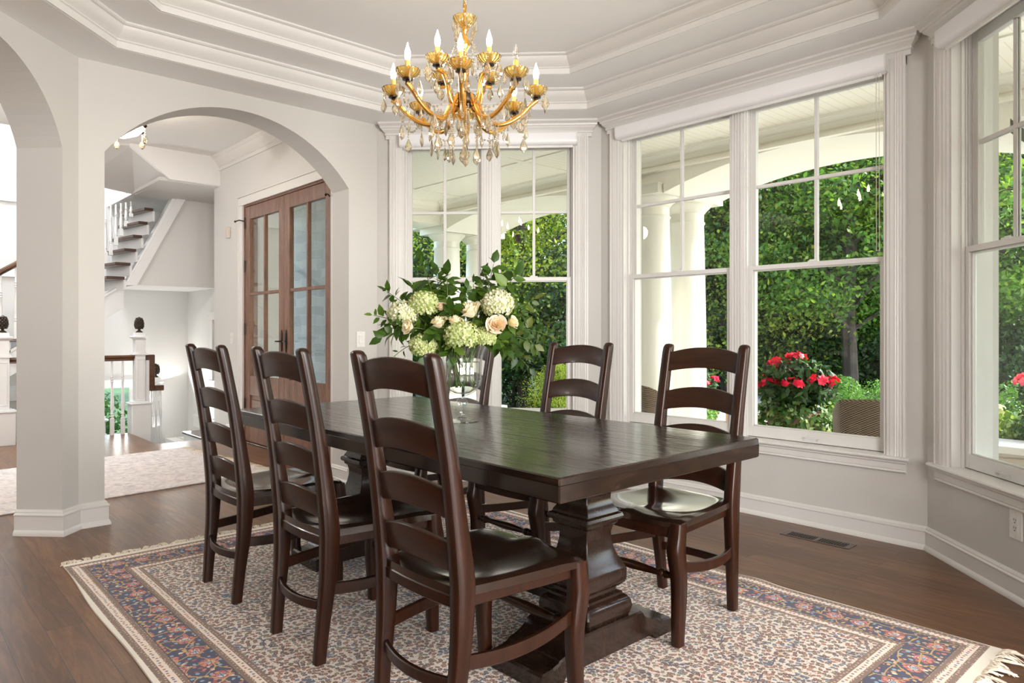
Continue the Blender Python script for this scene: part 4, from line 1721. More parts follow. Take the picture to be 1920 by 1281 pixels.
# side wall with window
mb.box(3.30, 3.45, YE + 0.12, 8.30, -3, 3.2)
mb.box(3.30, 3.45, 9.20, 10.20, -3, 3.2)
mb.box(3.30, 3.45, 8.30, 9.20, 1.30, 3.2)
mb.box(3.30, 3.45, 8.30, 9.20, -3, 0.55)
struct(mb.build('wall_stair_side', 'hallwall'))
w4 = empty('window_4')
w4['kind'] = 'structure'
mb = MB()
mb.box(3.275, 3.30, 9.20, 9.29, 0.50, 1.30)
mb.box(3.275, 3.30, 8.21, 8.30, 0.50, 1.30)
mb.box(3.270, 3.30, 8.20, 9.30, 1.30, 1.37)
mb.box(3.255, 3.30, 8.17, 9.33, 1.37, 1.40)
mb.box(3.25, 3.30, 8.19, 9.31, 0.50, 0.53)
mb.box(3.33, 3.38, 9.15, 9.20, 0.55, 1.30)
mb.box(3.33, 3.38, 8.30, 8.35, 0.55, 1.30)
mb.build('window_frame', 'trim', w4, bevel=0.003)
mb = MB()
mb.box(3.35, 3.354, 8.35, 9.15, 0.55, 1.30)
mb.build('pane', 'glass', w4)
w5 = empty('window_5')
w5['kind'] = 'structure'
mb = MB()
mb.box(1.50, 1.56, 10.18, 10.24, -0.55, 0.45)
mb.box(2.56, 2.66, 10.18, 10.24, -0.55, 0.45)
mb.box(1.45, 2.70, 10.16, 10.24, 0.42, 0.52)
mb.box(2.02, 2.10, 10.19, 10.24, -0.55, 0.45)
mb.build('window_frame', 'trim', w5, bevel=0.003)
mb = MB()
mb.box(1.55, 2.62, 10.26, 10.264, -0.55, 0.45)
mb.build('pane', 'glass', w5)
mb = MB()
mb.box(-6, 3.3, 8.80, 10.2, -3.05, -3.0)
mb.box(2.2, 3.3, 7.74, 8.80, -3.05, -3.0)
struct(mb.build('floor_lower', 'floor'))
mb = MB()
mb.box(2.20, 3.3, 7.62, 7.738, -3, -0.02)
mb.box(2.085, 2.19, 7.74, 8.62, -3, -0.252)
struct(mb.build('wall_stairwell', 'hallwall'))
# landing ledge on the far side
ld = empty('stair_landing', label='dark wood landing step on a white base across the stairwell', cat='stair')
mb = MB()
mb.box(3.0, 3.298, 8.125, 9.50, -0.165, -0.135)
mb.build('tread', 'tread', ld, bevel=0.006)
mb = MB()
mb.box(3.02, 3.298, 8.125, 9.48, -3.0, -0.165)
mb.build('riser', 'white', ld)
mb = MB()
mb.box(3.275, 3.298, 8.125, 9.9, -0.135, 0.0)
mb.box(3.265, 3.298, 8.125, 9.9, 0.0, 0.025)
mb.build('skirting', 'trim', ld, bevel=0.003)
# low ceiling with a recessed light, closed white stair side above it
mb = MB()
mb.box(2.36, 3.30, 9.172, 10.2, 1.703, 1.80)
struct(mb.build('ceiling_stairwell', 'hallwall'))
mb = MB()
mb.prism([(2.34, 1.70), (3.30, 1.70), (3.30, 2.80), (2.90, 2.80)], 'y', 9.05, 9.17)
struct(mb.build('wall_stair_enclosure', 'hallwall'))
mb = MB()
mb.prism([(2.26, 1.70), (2.345, 1.70), (2.905, 2.80), (2.80, 2.80), (2.26, 1.76)], 'y', 9.01, 9.16)
mb.prism([(2.22, 1.70), (2.262, 1.70), (2.80, 2.80), (2.755, 2.80)], 'y', 9.03, 9.16)
struct(mb.build('trim_4', 'white'))
cl = empty('downlight', label='small round recessed light in the low white ceiling above the stairwell', cat='ceiling light')
MB().lathe([(0.0505, 1.712), (0.075, 1.712), (0.078, 1.7145)], (2.62, 9.62, 0), 24).build('trim_ring', 'white', cl)
MB().lathe([(0.001, 1.7105), (0.050, 1.7105), (0.050, 1.7115)], (2.62, 9.62, 0), 24).build('lens', 'can', cl)
# bulkhead and underside of the upper flight
mb = MB()
mb.prism([(2.39, 2.775), (3.7, 2.775), (3.7, 3.2), (2.0, 3.2), (2.0, 3.07)], 'y', YE - 0.06, YE + 0.001)
struct(mb.build('wall_bulkhead', 'ceil'))
mb = MB()
mb.box(2.30, 3.42, YE, 10.2, 2.765, 2.80)
mb.add([(2.39, 7.96, 2.772), (2.02, 7.96, 3.07), (1.35, 8.35, 3.10), (1.75, 9.0, 2.82), (2.33, 9.05, 2.76), (2.39, 7.96, 2.86), (2.02, 7.96, 3.16), (1.35, 8.35, 3.18), (1.75, 9.0, 2.92), (2.33, 9.05, 2.86)],
       [(0, 1, 4), (1, 2, 3), (1, 3, 4), (9, 6, 5), (8, 7, 6), (9, 8, 6), (0, 5, 6, 1), (1, 6, 7, 2), (2, 7, 8, 3), (3, 8, 9, 4), (4, 9, 5, 0)])
struct(mb.build('ceiling_stair_soffit', 'hallwall'))
# panelled far wall of the stair hall
mb = MB()
for k in range(-12, 9):
    x = 0.15 + k * 0.46
    if x < 2.1:
        mb.box(x - 0.045, x + 0.045, 10.175, 10.20, 0.5, 6)
for z in (0.9, 1.85, 2.75, 3.7, 4.6):
    mb.box(-6, 2.2, 10.176, 10.20, z - 0.045, z + 0.045)
mb.box(-6, 2.2, 10.165, 10.20, 0.32, 0.50)
struct(mb.build('trim_5', 'white', bevel=0.004))


def baluster(root, x, y, z0, z1, mat='white', r=0.014):
    h = z1 - z0
    mb = MB()
    mb.box(x - 0.019, x + 0.019, y - 0.019, y + 0.019, z0, z0 + h * 0.22)
    P = [(0.018, 0.22), (0.012, 0.235), (0.019, 0.25), (0.012, 0.265), (0.019, 0.28), (0.013, 0.30), (0.0205, 0.36), (0.019, 0.44), (0.013, 0.60), (0.0105, 0.70), (0.018, 0.715), (0.0105, 0.73), (0.018, 0.745),
         (0.011, 0.76), (0.018, 0.775), (0.0105, 0.79), (0.010, 1.0)]
    mb.lathe([(rr * r / 0.014, z0 + h * t) for rr, t in P], (x, y, 0), 10)
    return mb.build('baluster', mat, root, smooth=45)


def newel(x, y, z0, label, basez=0.36, w=0.053, bz=-0.30, group='newel posts of the stair railing'):
    nw = empty('newel_post', (0, 0, 0), label=label, cat='newel post', group=group)
    mb = MB()
    mb.box(x - 0.10, x + 0.10, y - 0.10, y + 0.10, z0 + bz, z0 + basez - 0.03)
    mb.box(x - 0.115, x + 0.115, y - 0.115, y + 0.115, z0 + basez - 0.03, z0 + basez - 0.012)
    mb.box(x - 0.085, x + 0.085, y - 0.085, y + 0.085, z0 + basez - 0.012, z0 + basez)
    mb.build('plinth', 'white', nw, bevel=0.005)
    mb = MB()
    mb.box(x - w, x + w, y - w, y + w, z0 + basez, z0 + 1.08)
    mb.box(x - w - 0.014, x + w + 0.014, y - w - 0.014, y + w + 0.014, z0 + 0.900, z0 + 0.915)
    mb.box(x - w - 0.022, x + w + 0.022, y - w - 0.022, y + w + 0.022, z0 + 0.885, z0 + 0.901)
    for sx, sy in ((0, -1), (-1, 0)):
        for (u0, u1, v0, v1) in ((-w * 0.7, -w * 0.55, basez + 0.05, 0.83), (w * 0.55, w * 0.7, basez + 0.05, 0.83), (-w * 0.7, w * 0.7, basez + 0.035, basez + 0.05), (-w * 0.7, w * 0.7, 0.83, 0.845)):
            if sx == 0:
                mb.box(x + u0, x + u1, y - w - 0.006, y - w, z0 + v0, z0 + v1)
            else:
                mb.box(x - w - 0.006, x - w, y + u0, y + u1, z0 + v0, z0 + v1)
    mb.build('post', 'white', nw, bevel=0.003)
    mb = MB()
    mb.square_lathe([(w, 1.055), (w + 0.008, 1.068), (w + 0.026, 1.080), (w + 0.030, 1.092), (w + 0.026, 1.100), (w, 1.104), (w - 0.002, 1.14), (0.01, 1.143)], (x, y, z0))
    mb.build('cap', 'white', nw, smooth=30)
    mb = MB()
    c = (x, y, z0 + 1.141)
    mb.lathe([(0.036, 0.0), (0.036, 0.010), (0.026, 0.016), (0.014, 0.026), (0.013, 0.034), (0.030, 0.046), (0.040, 0.060), (0.044, 0.085), (0.042, 0.115), (0.034, 0.145), (0.020, 0.168), (0.004, 0.178)], c, 16)
    for j in range(7):
        zz = 0.052 + j * 0.017
        rr = float(np.interp(zz, [0.046, 0.06, 0.085, 0.115, 0.145, 0.168], [0.030, 0.040, 0.044, 0.042, 0.034, 0.020]))
        for i in range(9):
            a = 2 * PI * (i + 0.5 * (j % 2)) / 9
            mb.sphere((x + rr * math.cos(a), y + rr * math.sin(a), c[2] + zz), 0.0125, 6, 4, (0.9, 0.9, 1.1))
    mb.build('pine_cone_finial', 'finial', nw, smooth=60)
    return nw


newel(2.295, 8.74, 0, 'white panelled newel post with pine-cone finial where the hall railing ends, seen through the arch')
newel(1.015, 8.74, 0, 'white newel post with pine-cone finial, cut by the left edge of the photo')
newel(2.755, 9.75, -0.58, 'lower newel post with dark finial peeking out behind the rail drop', basez=0.2, bz=-0.6)
newel(2.16, 9.95, -1.05, 'newel post on the lower stairs, only its dark finial showing between the balusters', bz=-0.5)
rl = empty('stair_railing', label='white turned balusters under a brown handrail along the hall stairwell', cat='railing')
hp = [(-0.030, 0.823), (-0.030, 0.838), (-0.022, 0.850), (-0.030, 0.862), (-0.028, 0.876), (-0.014, 0.886), (0.014, 0.886), (0.028, 0.876), (0.030, 0.862), (0.022, 0.850), (0.030, 0.838), (0.030, 0.823)]
mb = MB()
mb.prism([(8.74 + a, z) for a, z in hp], 'x', 1.068, 2.242)
mb.build('handrail', 'rail', rl, smooth=30)
mb = MB()
mb.prism([(-2.2 + 0, 0), (0, 0), (0, 0.01), (-2.2, 0.01)], 'z', 0, 0) if False else None
mb.box(-1.5, 0.96, 8.71, 8.77, 0.823, 0.886)
mb.build('handrail', 'rail', rl, bevel=0.01)
x = 2.125
while x > 1.15:
    baluster(rl, x, 8.74, 0.0, 0.83)
    x -= 0.1075
x = 0.86
while x > -0.9:
    baluster(rl, x, 8.74, 0.0, 0.83)
    x -= 0.1075
# the rail drops beyond the newel and carries on down the stairs
r2 = empty('stair_railing', label='brown handrail stepping down behind the newel post with three white balusters below', cat='railing')
mb = MB()
mb.box(2.349, 2.455, 8.71, 8.77, 0.823, 0.886)
mb.box(2.395, 2.455, 8.705, 8.775, 0.470, 0.884)
mb.box(2.395, 2.555, 8.71, 8.77, 0.468, 0.530)
mb.build('handrail', 'rail', r2, bevel=0.008)
mb = MB()
mb.box(2.36, 2.40, 8.715, 8.765, -0.6, 0.84)
mb.build('post', 'white', r2)
for k, x in enumerate((2.425, 2.475, 2.525)):
    baluster(r2, x, 8.74 + 0.0, -0.55, 0.47, r=0.012)


# ---- upper stairs
def flight(name, label, p0, d, n, rise, run, width, side, zbase, balus=True):
    """steps climbing along d from p0; width to the given side; open balustrade on the other"""
    root = empty(name, label=label, cat='stairs', group=None)
    d = Vector(d).normalized()
    w = Vector((-d.y, d.x)) * side
    x0 = Vector(p0[:2])
    z = p0[2]
    for k in range(n):
        a = x0 + d * run * k
        zz = z + rise * (k + 1)
        m = Matrix(((d.x, w.x, 0, a.x), (d.y, w.y, 0, a.y), (0, 0, 1, 0), (0, 0, 0, 1)))
        mb = MB()
        mb.box(-0.03, run, -0.03, width, zz - 0.035, zz, m)
        mb.build('tread', 'tread', root, bevel=0.008)
        mb = MB()
        mb.box(0.0, 0.015, 0.0, width, zz - rise, zz - 0.035, m)
        mb.build('riser', 'white', root)
    m = Matrix(((d.x, w.x, 0, x0.x), (d.y, w.y, 0, x0.y), (0, 0, 1, 0), (0, 0, 0, 1)))
    L = run * n
    mb = MB()
    mb.prism([(0.0, z - 0.25), (L, z + rise * n - 0.28), (L, z + rise * n - 0.035), (0.0, z + rise - 0.05)] if False else
             [(0.0, z - 0.20), (L, z + rise * n - 0.20), (L, z + rise * n - 0.04), (0.012, z + 0.0)], 'y', 0.0, 0.03, m)
    mb.prism([(0.0, z - 0.20), (L, z + rise * n - 0.20), (L, z + rise * n - 0.23), (0.0, z - 0.23)], 'y', 0.0, width, m)
    mb.build('stringer', 'white', root)
    if balus:
        for k in range(n):
            for q in (0.25, 0.75):
                a = x0 + d * run * (k + q) + w * 0.03
                z0 = z + rise * (k + 1)
                z1 = z + rise * (k + q) + rise * 0.5 + 0.84
                baluster(root, a.x, a.y, z0, z1)
        a, b = x0 + w * 0.03, x0 + d * L + w * 0.03
        za, zb = z + rise * 0.5 + 0.86, z + rise * n + rise * 0.5 + 0.86
        mb = MB()
        mb.tube([(a.x, a.y, za), (b.x, b.y, zb)], 0.032, 10)
        mb.build('handrail', 'rail', root, smooth=60)
    return root


flight('staircase', 'white staircase with dark treads rising to the right behind the arch pier', (0.05, 9.25, 0.15), (1, 0), 6, 0.185, 0.27, 0.9, 1, 0)
up = empty('staircase', label='upper winding stair steps with dark treads beside the white stair wall', cat='stairs')
for k in range(6):
    xk = 2.215 + 0.062 * k
    zk = 1.79 + 0.166 * k
    mb = MB()
    q = 0.10 + 0.03 * max(0, 3 - k)
    mb.prism([(xk, 9.02), (xk, 9.04), (xk - 0.10, 9.72), (xk - 0.10 - q, 9.66), (xk - q, 9.02)], 'z', zk - 0.034, zk)
    mb.build('tread', 'tread', up, bevel=0.006)
    mb = MB()
    mb.prism([(xk + 0.02, 9.04), (xk - 0.08, 9.72), (xk - 0.10, 9.71), (xk - 0.006, 9.035)], 'z', zk - 0.15, zk - 0.034)
    mb.build('riser', 'white', up)
for k in range(8):
    x = 1.98 + 0.055 * k
    baluster(up, x, 9.35, 1.70 + 0.12 * k, 2.60 + 0.018 * k)
mb = MB()
mb.prism([(2.27, 1.70), (2.27, 1.44), (1.0, 0.56), (1.0, 0.82)], 'y', 9.27, 9.33)
mb.prism([(2.27, 1.735), (2.27, 1.70), (1.0, 0.82), (1.0, 0.855)], 'y', 9.25, 9.34)
struct(mb.build('trim_6', 'white', bevel=0.004))

# hanging hall light just showing at the top left of the arch
hl = empty('hall_pendant', (0, 0, 0), label='glowing glass hall pendant with dark metal tips, half hidden by the top of the arch', cat='pendant light')
hc = Vector((1.53, 6.42, 2.83))
mb = MB()
mb.lathe([(0.01, -0.075), (0.08, -0.065), (0.15, -0.035), (0.19, 0.01), (0.20, 0.04), (0.195, 0.04), (0.14, -0.02), (0.01, -0.055)], hc, 32)
mb.build('glass_bowl', 'lamp', hl, smooth=60)
for k in range(6):
    a = 2 * PI * k / 6 + 0.35
    c = hc + Vector((0.212 * math.cos(a), 0.212 * math.sin(a), 0.045))
    mb = MB()
    mb.lathe([(0.004, -0.045), (0.020, -0.028), (0.012, -0.014), (0.026, 0.0), (0.028, 0.03), (0.012, 0.045), (0.004, 0.06)], c, 10)
    mb.build('metal_finial', 'bronze', hl, smooth=50)
    mb = MB()
    mb.tube([c + Vector((0, 0, 0.02)), hc + Vector((0, 0, 0.20))], 0.006, 6)
    mb.build('arm', 'bronze', hl)
    mb = MB()
    for q in range(3):
        mb.sphere(c + Vector((0, 0, -0.058 - q * 0.020)), 0.007, 8, 6)
    mb.lathe([(0.001, -0.175), (0.016, -0.165), (0.023, -0.145), (0.018, -0.125), (0.003, -0.105)], c, 10)
    mb.build('crystal_drop', 'crystal', hl, smooth=20)
mb = MB()
mb.tube([hc + Vector((0, 0, 0.05)), hc + Vector((0, 0, HZ - hc.z))], 0.012, 8)
mb.lathe([(0.07, HZ - hc.z - 0.03), (0.07, HZ - hc.z - 0.001)], hc, 20)
mb.build('stem', 'bronze', hl)


# ------------------------------------------------------------------ chandelier
CX, CY = 1.961, 2.428
ch = empty('chandelier', (CX, CY, Z3), 0.0, 'amber glass and crystal candle chandelier hanging on a chain over the table', 'chandelier')


def zc_(z):
    return z - Z3


AC = math.radians(48.096)      # direction away from the camera


def pol(r, a, z):
    """a measured from the direction pointing away from the camera"""
    return Vector((r * math.cos(AC + a), r * math.sin(AC + a), zc_(z)))


mb = MB()
mb.lathe([(0.060, -0.001), (0.062, -0.010), (0.045, -0.028), (0.012, -0.040)], (0, 0, 0), 24)
mb.build('ceiling_rose', 'brass', ch, smooth=50)
z = zc_(2.565)
k = 0
while z < -0.05:
    mb = MB()
    pts = []
    for i in range(13):
        a = 2 * PI * i / 12
        u, w = 0.0085 * math.cos(a), 0.019 * math.sin(a)
        pts.append((u, 0, z + w) if k % 2 else (0, u, z + w))
    mb.tube(pts, 0.0022, 6, cap=False)
    mb.build('chain_link', 'brass', ch, smooth=60)
    z += 0.030
    k += 1


def dish(name, parent, c, r, h, mat='amber', flute=16):
    mb = MB()
    mb.lathe([(0.010, 0.0), (r * 0.45, h * 0.10), (r * 0.80, h * 0.42), (r * 0.97, h * 0.82), (r, h), (r * 0.94, h * 0.97), (r * 0.74, h * 0.50), (r * 0.40, h * 0.22), (0.010, h * 0.14)], c, 64, flute, 0.035)
    return mb.build(name, mat, parent, smooth=60)


CRYST = {}


def crystal(parent, p, kind, name='crystal_drop', rot=None):
    """faceted drops sharing mesh data; p is the hanging point"""
    if kind not in CRYST:
        mb = MB()
        if kind == 'tear':      # little icicle drop with a bead over it
            mb.sphere((0, 0, -0.006), 0.0045, 6, 4)
            mb.rings([[(r * math.cos(2 * PI * i / 6), 0.55 * r * math.sin(2 * PI * i / 6), z) for i in range(6)] for r, z in ((0.0008, -0.011), (0.0045, -0.020), (0.0085, -0.036), (0.0075, -0.046), (0.0008, -0.058))])
        elif kind == 'kite':    # flat pendalogue
            for i in range(3):
                mb.sphere((0, 0, -0.005 - 0.0095 * i), 0.0046, 6, 4)
            mb.rings([[(r * math.cos(2 * PI * i / 8), 0.32 * r * math.sin(2 * PI * i / 8), z) for i in range(8)] for r, z in ((0.001, -0.032), (0.006, -0.042), (0.016, -0.064), (0.0185, -0.074), (0.0145, -0.084), (0.006, -0.093), (0.001, -0.099))])
        elif kind == 'string':  # long bead string with a pendalogue
            for i in range(12):
                mb.sphere((0.0018 * math.sin(i * 2.1), 0, -0.005 - 0.0092 * i), 0.0046 if i % 2 else 0.0036, 6, 4)
            o = -0.112
            mb.rings([[(r * math.cos(2 * PI * i / 8), 0.34 * r * math.sin(2 * PI * i / 8), z + o) for i in range(8)] for r, z in ((0.001, 0), (0.006, -0.010), (0.016, -0.030), (0.0190, -0.040), (0.015, -0.050), (0.006, -0.059), (0.001, -0.065))])
        elif kind == 'ball':
            mb.sphere((0, 0, -0.024), 0.024, 12, 8)
            mb.rings([[(r * math.cos(2 * PI * i / 6), r * math.sin(2 * PI * i / 6), z) for i in range(6)] for r, z in ((0.002, -0.046), (0.005, -0.052), (0.001, -0.068))])
        me = mb.mesh('crystal_' + kind)
        me.materials.append(M['crystal'])
        CRYST[kind] = me
    o = bpy.data.objects.new(name, CRYST[kind])
    COL.objects.link(o)
    o.parent = parent
    o.location = p
    o.rotation_euler = (0, 0, random.uniform(0, PI) if rot is None else rot)
    return o


# crown cup, stem and hub
dish('crown_cup', ch, pol(0, 0, 2.500), 0.052, 0.045)
for i in range(8):
    a = 2 * PI * i / 8 + 0.2
    crystal(ch, pol(0.050, a, 2.500 + 0.038), 'kite' if i % 2 else 'tear')
mb = MB()
mb.lathe([(r, zc_(z)) for r, z in ((0.004, 2.60), (0.006, 2.57), (0.011, 2.555), (0.006, 2.545), (0.012, 2.50), (0.016, 2.485), (0.009, 2.478), (0.010, 2.46), (0.020, 2.44), (0.024, 2.42), (0.012, 2.40),
                                   (0.009, 2.39), (0.014, 2.37), (0.020, 2.33), (0.017, 2.29), (0.010, 2.26), (0.009, 2.24), (0.022, 2.225), (0.024, 2.21))], (0, 0, 0), 16, 8, 0.06)
mb.build('stem', 'armglass', ch, smooth=60)
mb = MB()
mb.lathe([(r, zc_(z)) for r, z in ((0.010, 2.215), (0.030, 2.212), (0.048, 2.200), (0.050, 2.175), (0.046, 2.160), (0.030, 2.150), (0.012, 2.146))], (0, 0, 0), 24)
mb.build('hub', 'bronze', ch, smooth=50)
mb = MB()
mb.lathe([(r, zc_(z)) for r, z in ((0.008, 2.148), (0.020, 2.135), (0.040, 2.122), (0.044, 2.112), (0.036, 2.100), (0.018, 2.088), (0.012, 2.070), (0.017, 2.05), (0.010, 2.030), (0.004, 2.02))], (0, 0, 0), 32, 12, 0.05)
mb.build('lower_bowl', 'amber', ch, smooth=60)


def arm(a, pts, rr, zb, lit=True, drops=5):
    P = interp([(r, z) for r, z in pts], 5)
    ar = MB()
    path = [pol(r, a, z) for r, z in P]
    rad = [0.0112 - 0.002 * i / len(P) for i in range(len(P))]
    ar.tube(path, rad, 8)
    am = ar.build('arm', 'armglass', ch, smooth=60)
    c = pol(rr, a, zb)
    mb = MB()
    mb.lathe([(0.006, -0.022), (0.010, -0.012), (0.007, -0.008), (0.022, -0.006), (0.022, 0.0005), (0.012, 0.002)], c, 14)
    mb.build('cup_holder', 'bronze', am, smooth=40)
    dish('drip_pan', am, c, 0.051, 0.036)
    mb = MB()
    mb.lathe([(0.0125, 0.006), (0.0130, 0.012), (0.0108, 0.018), (0.0108, 0.072), (0.0095, 0.0745)], c, 14)
    mb.build('candle_sleeve', 'gold', am, smooth=50)
    mb = MB()
    b = [(0.0065, 0.074), (0.0100, 0.082), (0.0128, 0.094), (0.0125, 0.106), (0.0085, 0.122), (0.0045, 0.134), (0.0022, 0.143), (0.0008, 0.148)]
    mb.lathe(b, c, 14)
    mb.build('bulb', 'bulb' if lit else 'bulboff', am, smooth=70)
    if not lit:
        MB().tube([c + Vector((0, 0, 0.074)), c + Vector((0.002, 0, 0.10)), c + Vector((-0.002, 0, 0.112))], 0.0011, 5).build('filament', 'brass', am)
    for i in range(drops):
        t = 2 * PI * i / drops + a * 1.3
        crystal(am, c + Vector((0.049 * math.cos(t), 0.049 * math.sin(t), 0.030)), 'kite' if i % 2 == 0 else 'tear')
    return am


low = [(0.040, 2.195), (0.062, 2.160), (0.090, 2.105), (0.135, 2.072), (0.190, 2.078), (0.245, 2.110), (0.285, 2.150), (0.312, 2.172), (0.322, 2.178)]
for i in range(8):
    a = PI * i / 4
    arm(a, low, 0.315, 2.196, lit=(i != 5))
upp = [(0.040, 2.175), (0.055, 2.150), (0.075, 2.155), (0.092, 2.190), (0.102, 2.235), (0.122, 2.268), (0.150, 2.275), (0.160, 2.278)]
for i in range(4):
    a = PI / 4 + PI / 2 * i
    arm(a, upp, 0.156, 2.296)
# bead swags between the outer pans and hanging strings below
BE = {}


def swag(p, q, sag, n=13):
    mb = MB()
    for i in range(n + 1):
        t = i / n
        c = p.lerp(q, t) + Vector((0, 0, -sag * 4 * t * (1 - t)))
        mb.sphere(c, 0.0052, 6, 4)
    mb.tube([p.lerp(q, i / 8) + Vector((0, 0, -sag * 4 * (i / 8) * (1 - i / 8))) for i in range(9)], 0.0008, 4)
    return mb.build('bead_swag', 'crystal', ch, smooth=None)


for i in range(8):
    a, b = PI * i / 4, PI * (i + 1) / 4
    swag(pol(0.300, a, 2.175), pol(0.300, b, 2.175), 0.105)
    crystal(ch, pol(0.285, (a + b) / 2, 2.072), 'kite')
    swag(pol(0.045, a, 2.42), pol(0.150, a + 0.3, 2.30), 0.05, 14)
for i in range(8):
    crystal(ch, pol(0.190, PI * i / 4, 2.070), 'kite')
    crystal(ch, pol(0.105, PI * i / 4 + 0.2, 2.135), 'kite')
for i in range(14):
    a = 2 * PI * i / 14 + 0.1
    crystal(ch, pol(0.150, a, 2.110), 'string')
for i in range(6):
    a = 2 * PI * i / 6
    crystal(ch, pol(0.060, a, 2.075), 'string')
for i in range(8):
    a = 2 * PI * i / 8 + 0.39
    crystal(ch, pol(0.245, a + 0.39, 2.100), 'tear')
MB().tube([pol(0, 0, 2.03), pol(0, 0, 1.955)], 0.003, 6).build('drop_rod', 'brass', ch)
crystal(ch, pol(0, 0, 1.962), 'ball', 'crystal_ball')

# ------------------------------------------------------------------ vase of flowers
VX, VY, VZ = 1.954, 2.440, 0.7603
vs_ = empty('flower_vase', (VX, VY, VZ), 0, 'footed clear glass vase holding the bouquet, on the dining table', 'vase')
mb = MB()
outer = [(0.073, 0.0), (0.074, 0.003), (0.060, 0.007), (0.030, 0.013), (0.014, 0.022), (0.012, 0.034), (0.016, 0.048), (0.024, 0.064), (0.027, 0.078), (0.023, 0.092), (0.014, 0.104), (0.016, 0.110),
         (0.034, 0.118), (0.062, 0.135), (0.080, 0.158), (0.087, 0.185), (0.085, 0.225), (0.086, 0.260), (0.093, 0.300), (0.106, 0.335)]
inner = [(0.103, 0.335), (0.090, 0.300), (0.083, 0.260), (0.082, 0.225), (0.084, 0.186), (0.077, 0.160), (0.059, 0.139), (0.030, 0.124), (0.004, 0.120)]
mb.lathe(outer + inner, (0, 0, 0), 96, 16, 0.038)
mb.build('glass_body', 'vase', vs_, smooth=60)
wat = MB()
wat.lathe([(0.004, 0.1215), (0.029, 0.1255), (0.057, 0.140), (0.075, 0.161), (0.082, 0.186), (0.080, 0.225), (0.0805, 0.262), (0.0005, 0.2625)], (0, 0, 0), 32)
wat.build('water', 'vase', vs_, smooth=60)

Fd = Vector((math.cos(AC), math.sin(AC), 0))
Rd = Vector((math.sin(AC), -math.cos(AC), 0))
PXM = 0.00236


def bq(u, v, dep=0.0):
    """a spot in the bouquet: across, up, and towards the room (metres from the vase axis)"""
    return Vector((VX, VY, 0)) + Rd * ((u - 864) * PXM) - Fd * dep + Vector((0, 0, 1.16 + (620.5 - v) * PXM))


def leaf_into(V, p, d, nrm, L, W_, fold=0.25, curl=0.2):
    """8-vertex leaf made of quads, appended as separate islands"""
    d = d.normalized()
    s = d.cross(nrm)
    if s.length < 1e-4:
        s = Vector((1, 0, 0))
    s.normalize()
    n = s.cross(d)
    rows = []
    for t, w in ((0.0, 0.05), (0.28, 0.85), (0.62, 0.80), (1.0, 0.03)):
        c = p + d * (L * t) - n * (curl * L * t * t)
        rows.append((c - s * W_ * w * 0.5 + n * fold * W_ * w * 0.5, c, c + s * W_ * w * 0.5 + n * fold * W_ * w * 0.5))
    o = len(V.v)
    V.v.extend([tuple(q) for r in rows for q in r])
    for i in range(3):
        for j in range(2):
            a = o + i * 3 + j
            V.f.append((a, a + 1, a + 4, a + 3))


def raw(mb, name, mat, parent):
    me = bpy.data.meshes.new(name)
    me.from_pydata(mb.v, [], mb.f)
    for p in me.polygons:
        p.use_smooth = True
    me.materials.append(M[mat])
    o = bpy.data.objects.new(name, me)
    COL.objects.link(o)
    if parent is not None:
        o.parent = parent
    return o


def vrand(rnd):
    return Vector((rnd.gauss(0, 1), rnd.gauss(0, 1), rnd.gauss(0, 1))).normalized()


def stem_path(tip, seed, dip=0.0):
    rnd = random.Random(seed)
    foot = Vector((VX + rnd.uniform(-0.045, 0.045), VY + rnd.uniform(-0.045, 0.045), VZ + 0.145 + rnd.uniform(0, 0.03)))
    hv = Vector((tip.x - VX, tip.y - VY, 0))
    hl_ = min(hv.length, 0.07)
    mouth = Vector((VX, VY, VZ + 0.335)) + (hv.normalized() * hl_ if hv.length > 1e-3 else Vector((0, 0, 0)))
    out = []
    for i in range(5):
        out.append(foot.lerp(mouth, i / 4))
    mid = mouth.lerp(tip, 0.5) + Vector((0, 0, 0.04 + dip))
    for i in range(1, 9):
        t = i / 8
        out.append((1 - t) ** 2 * mouth + 2 * t * (1 - t) * mid + t * t * tip)
    return out


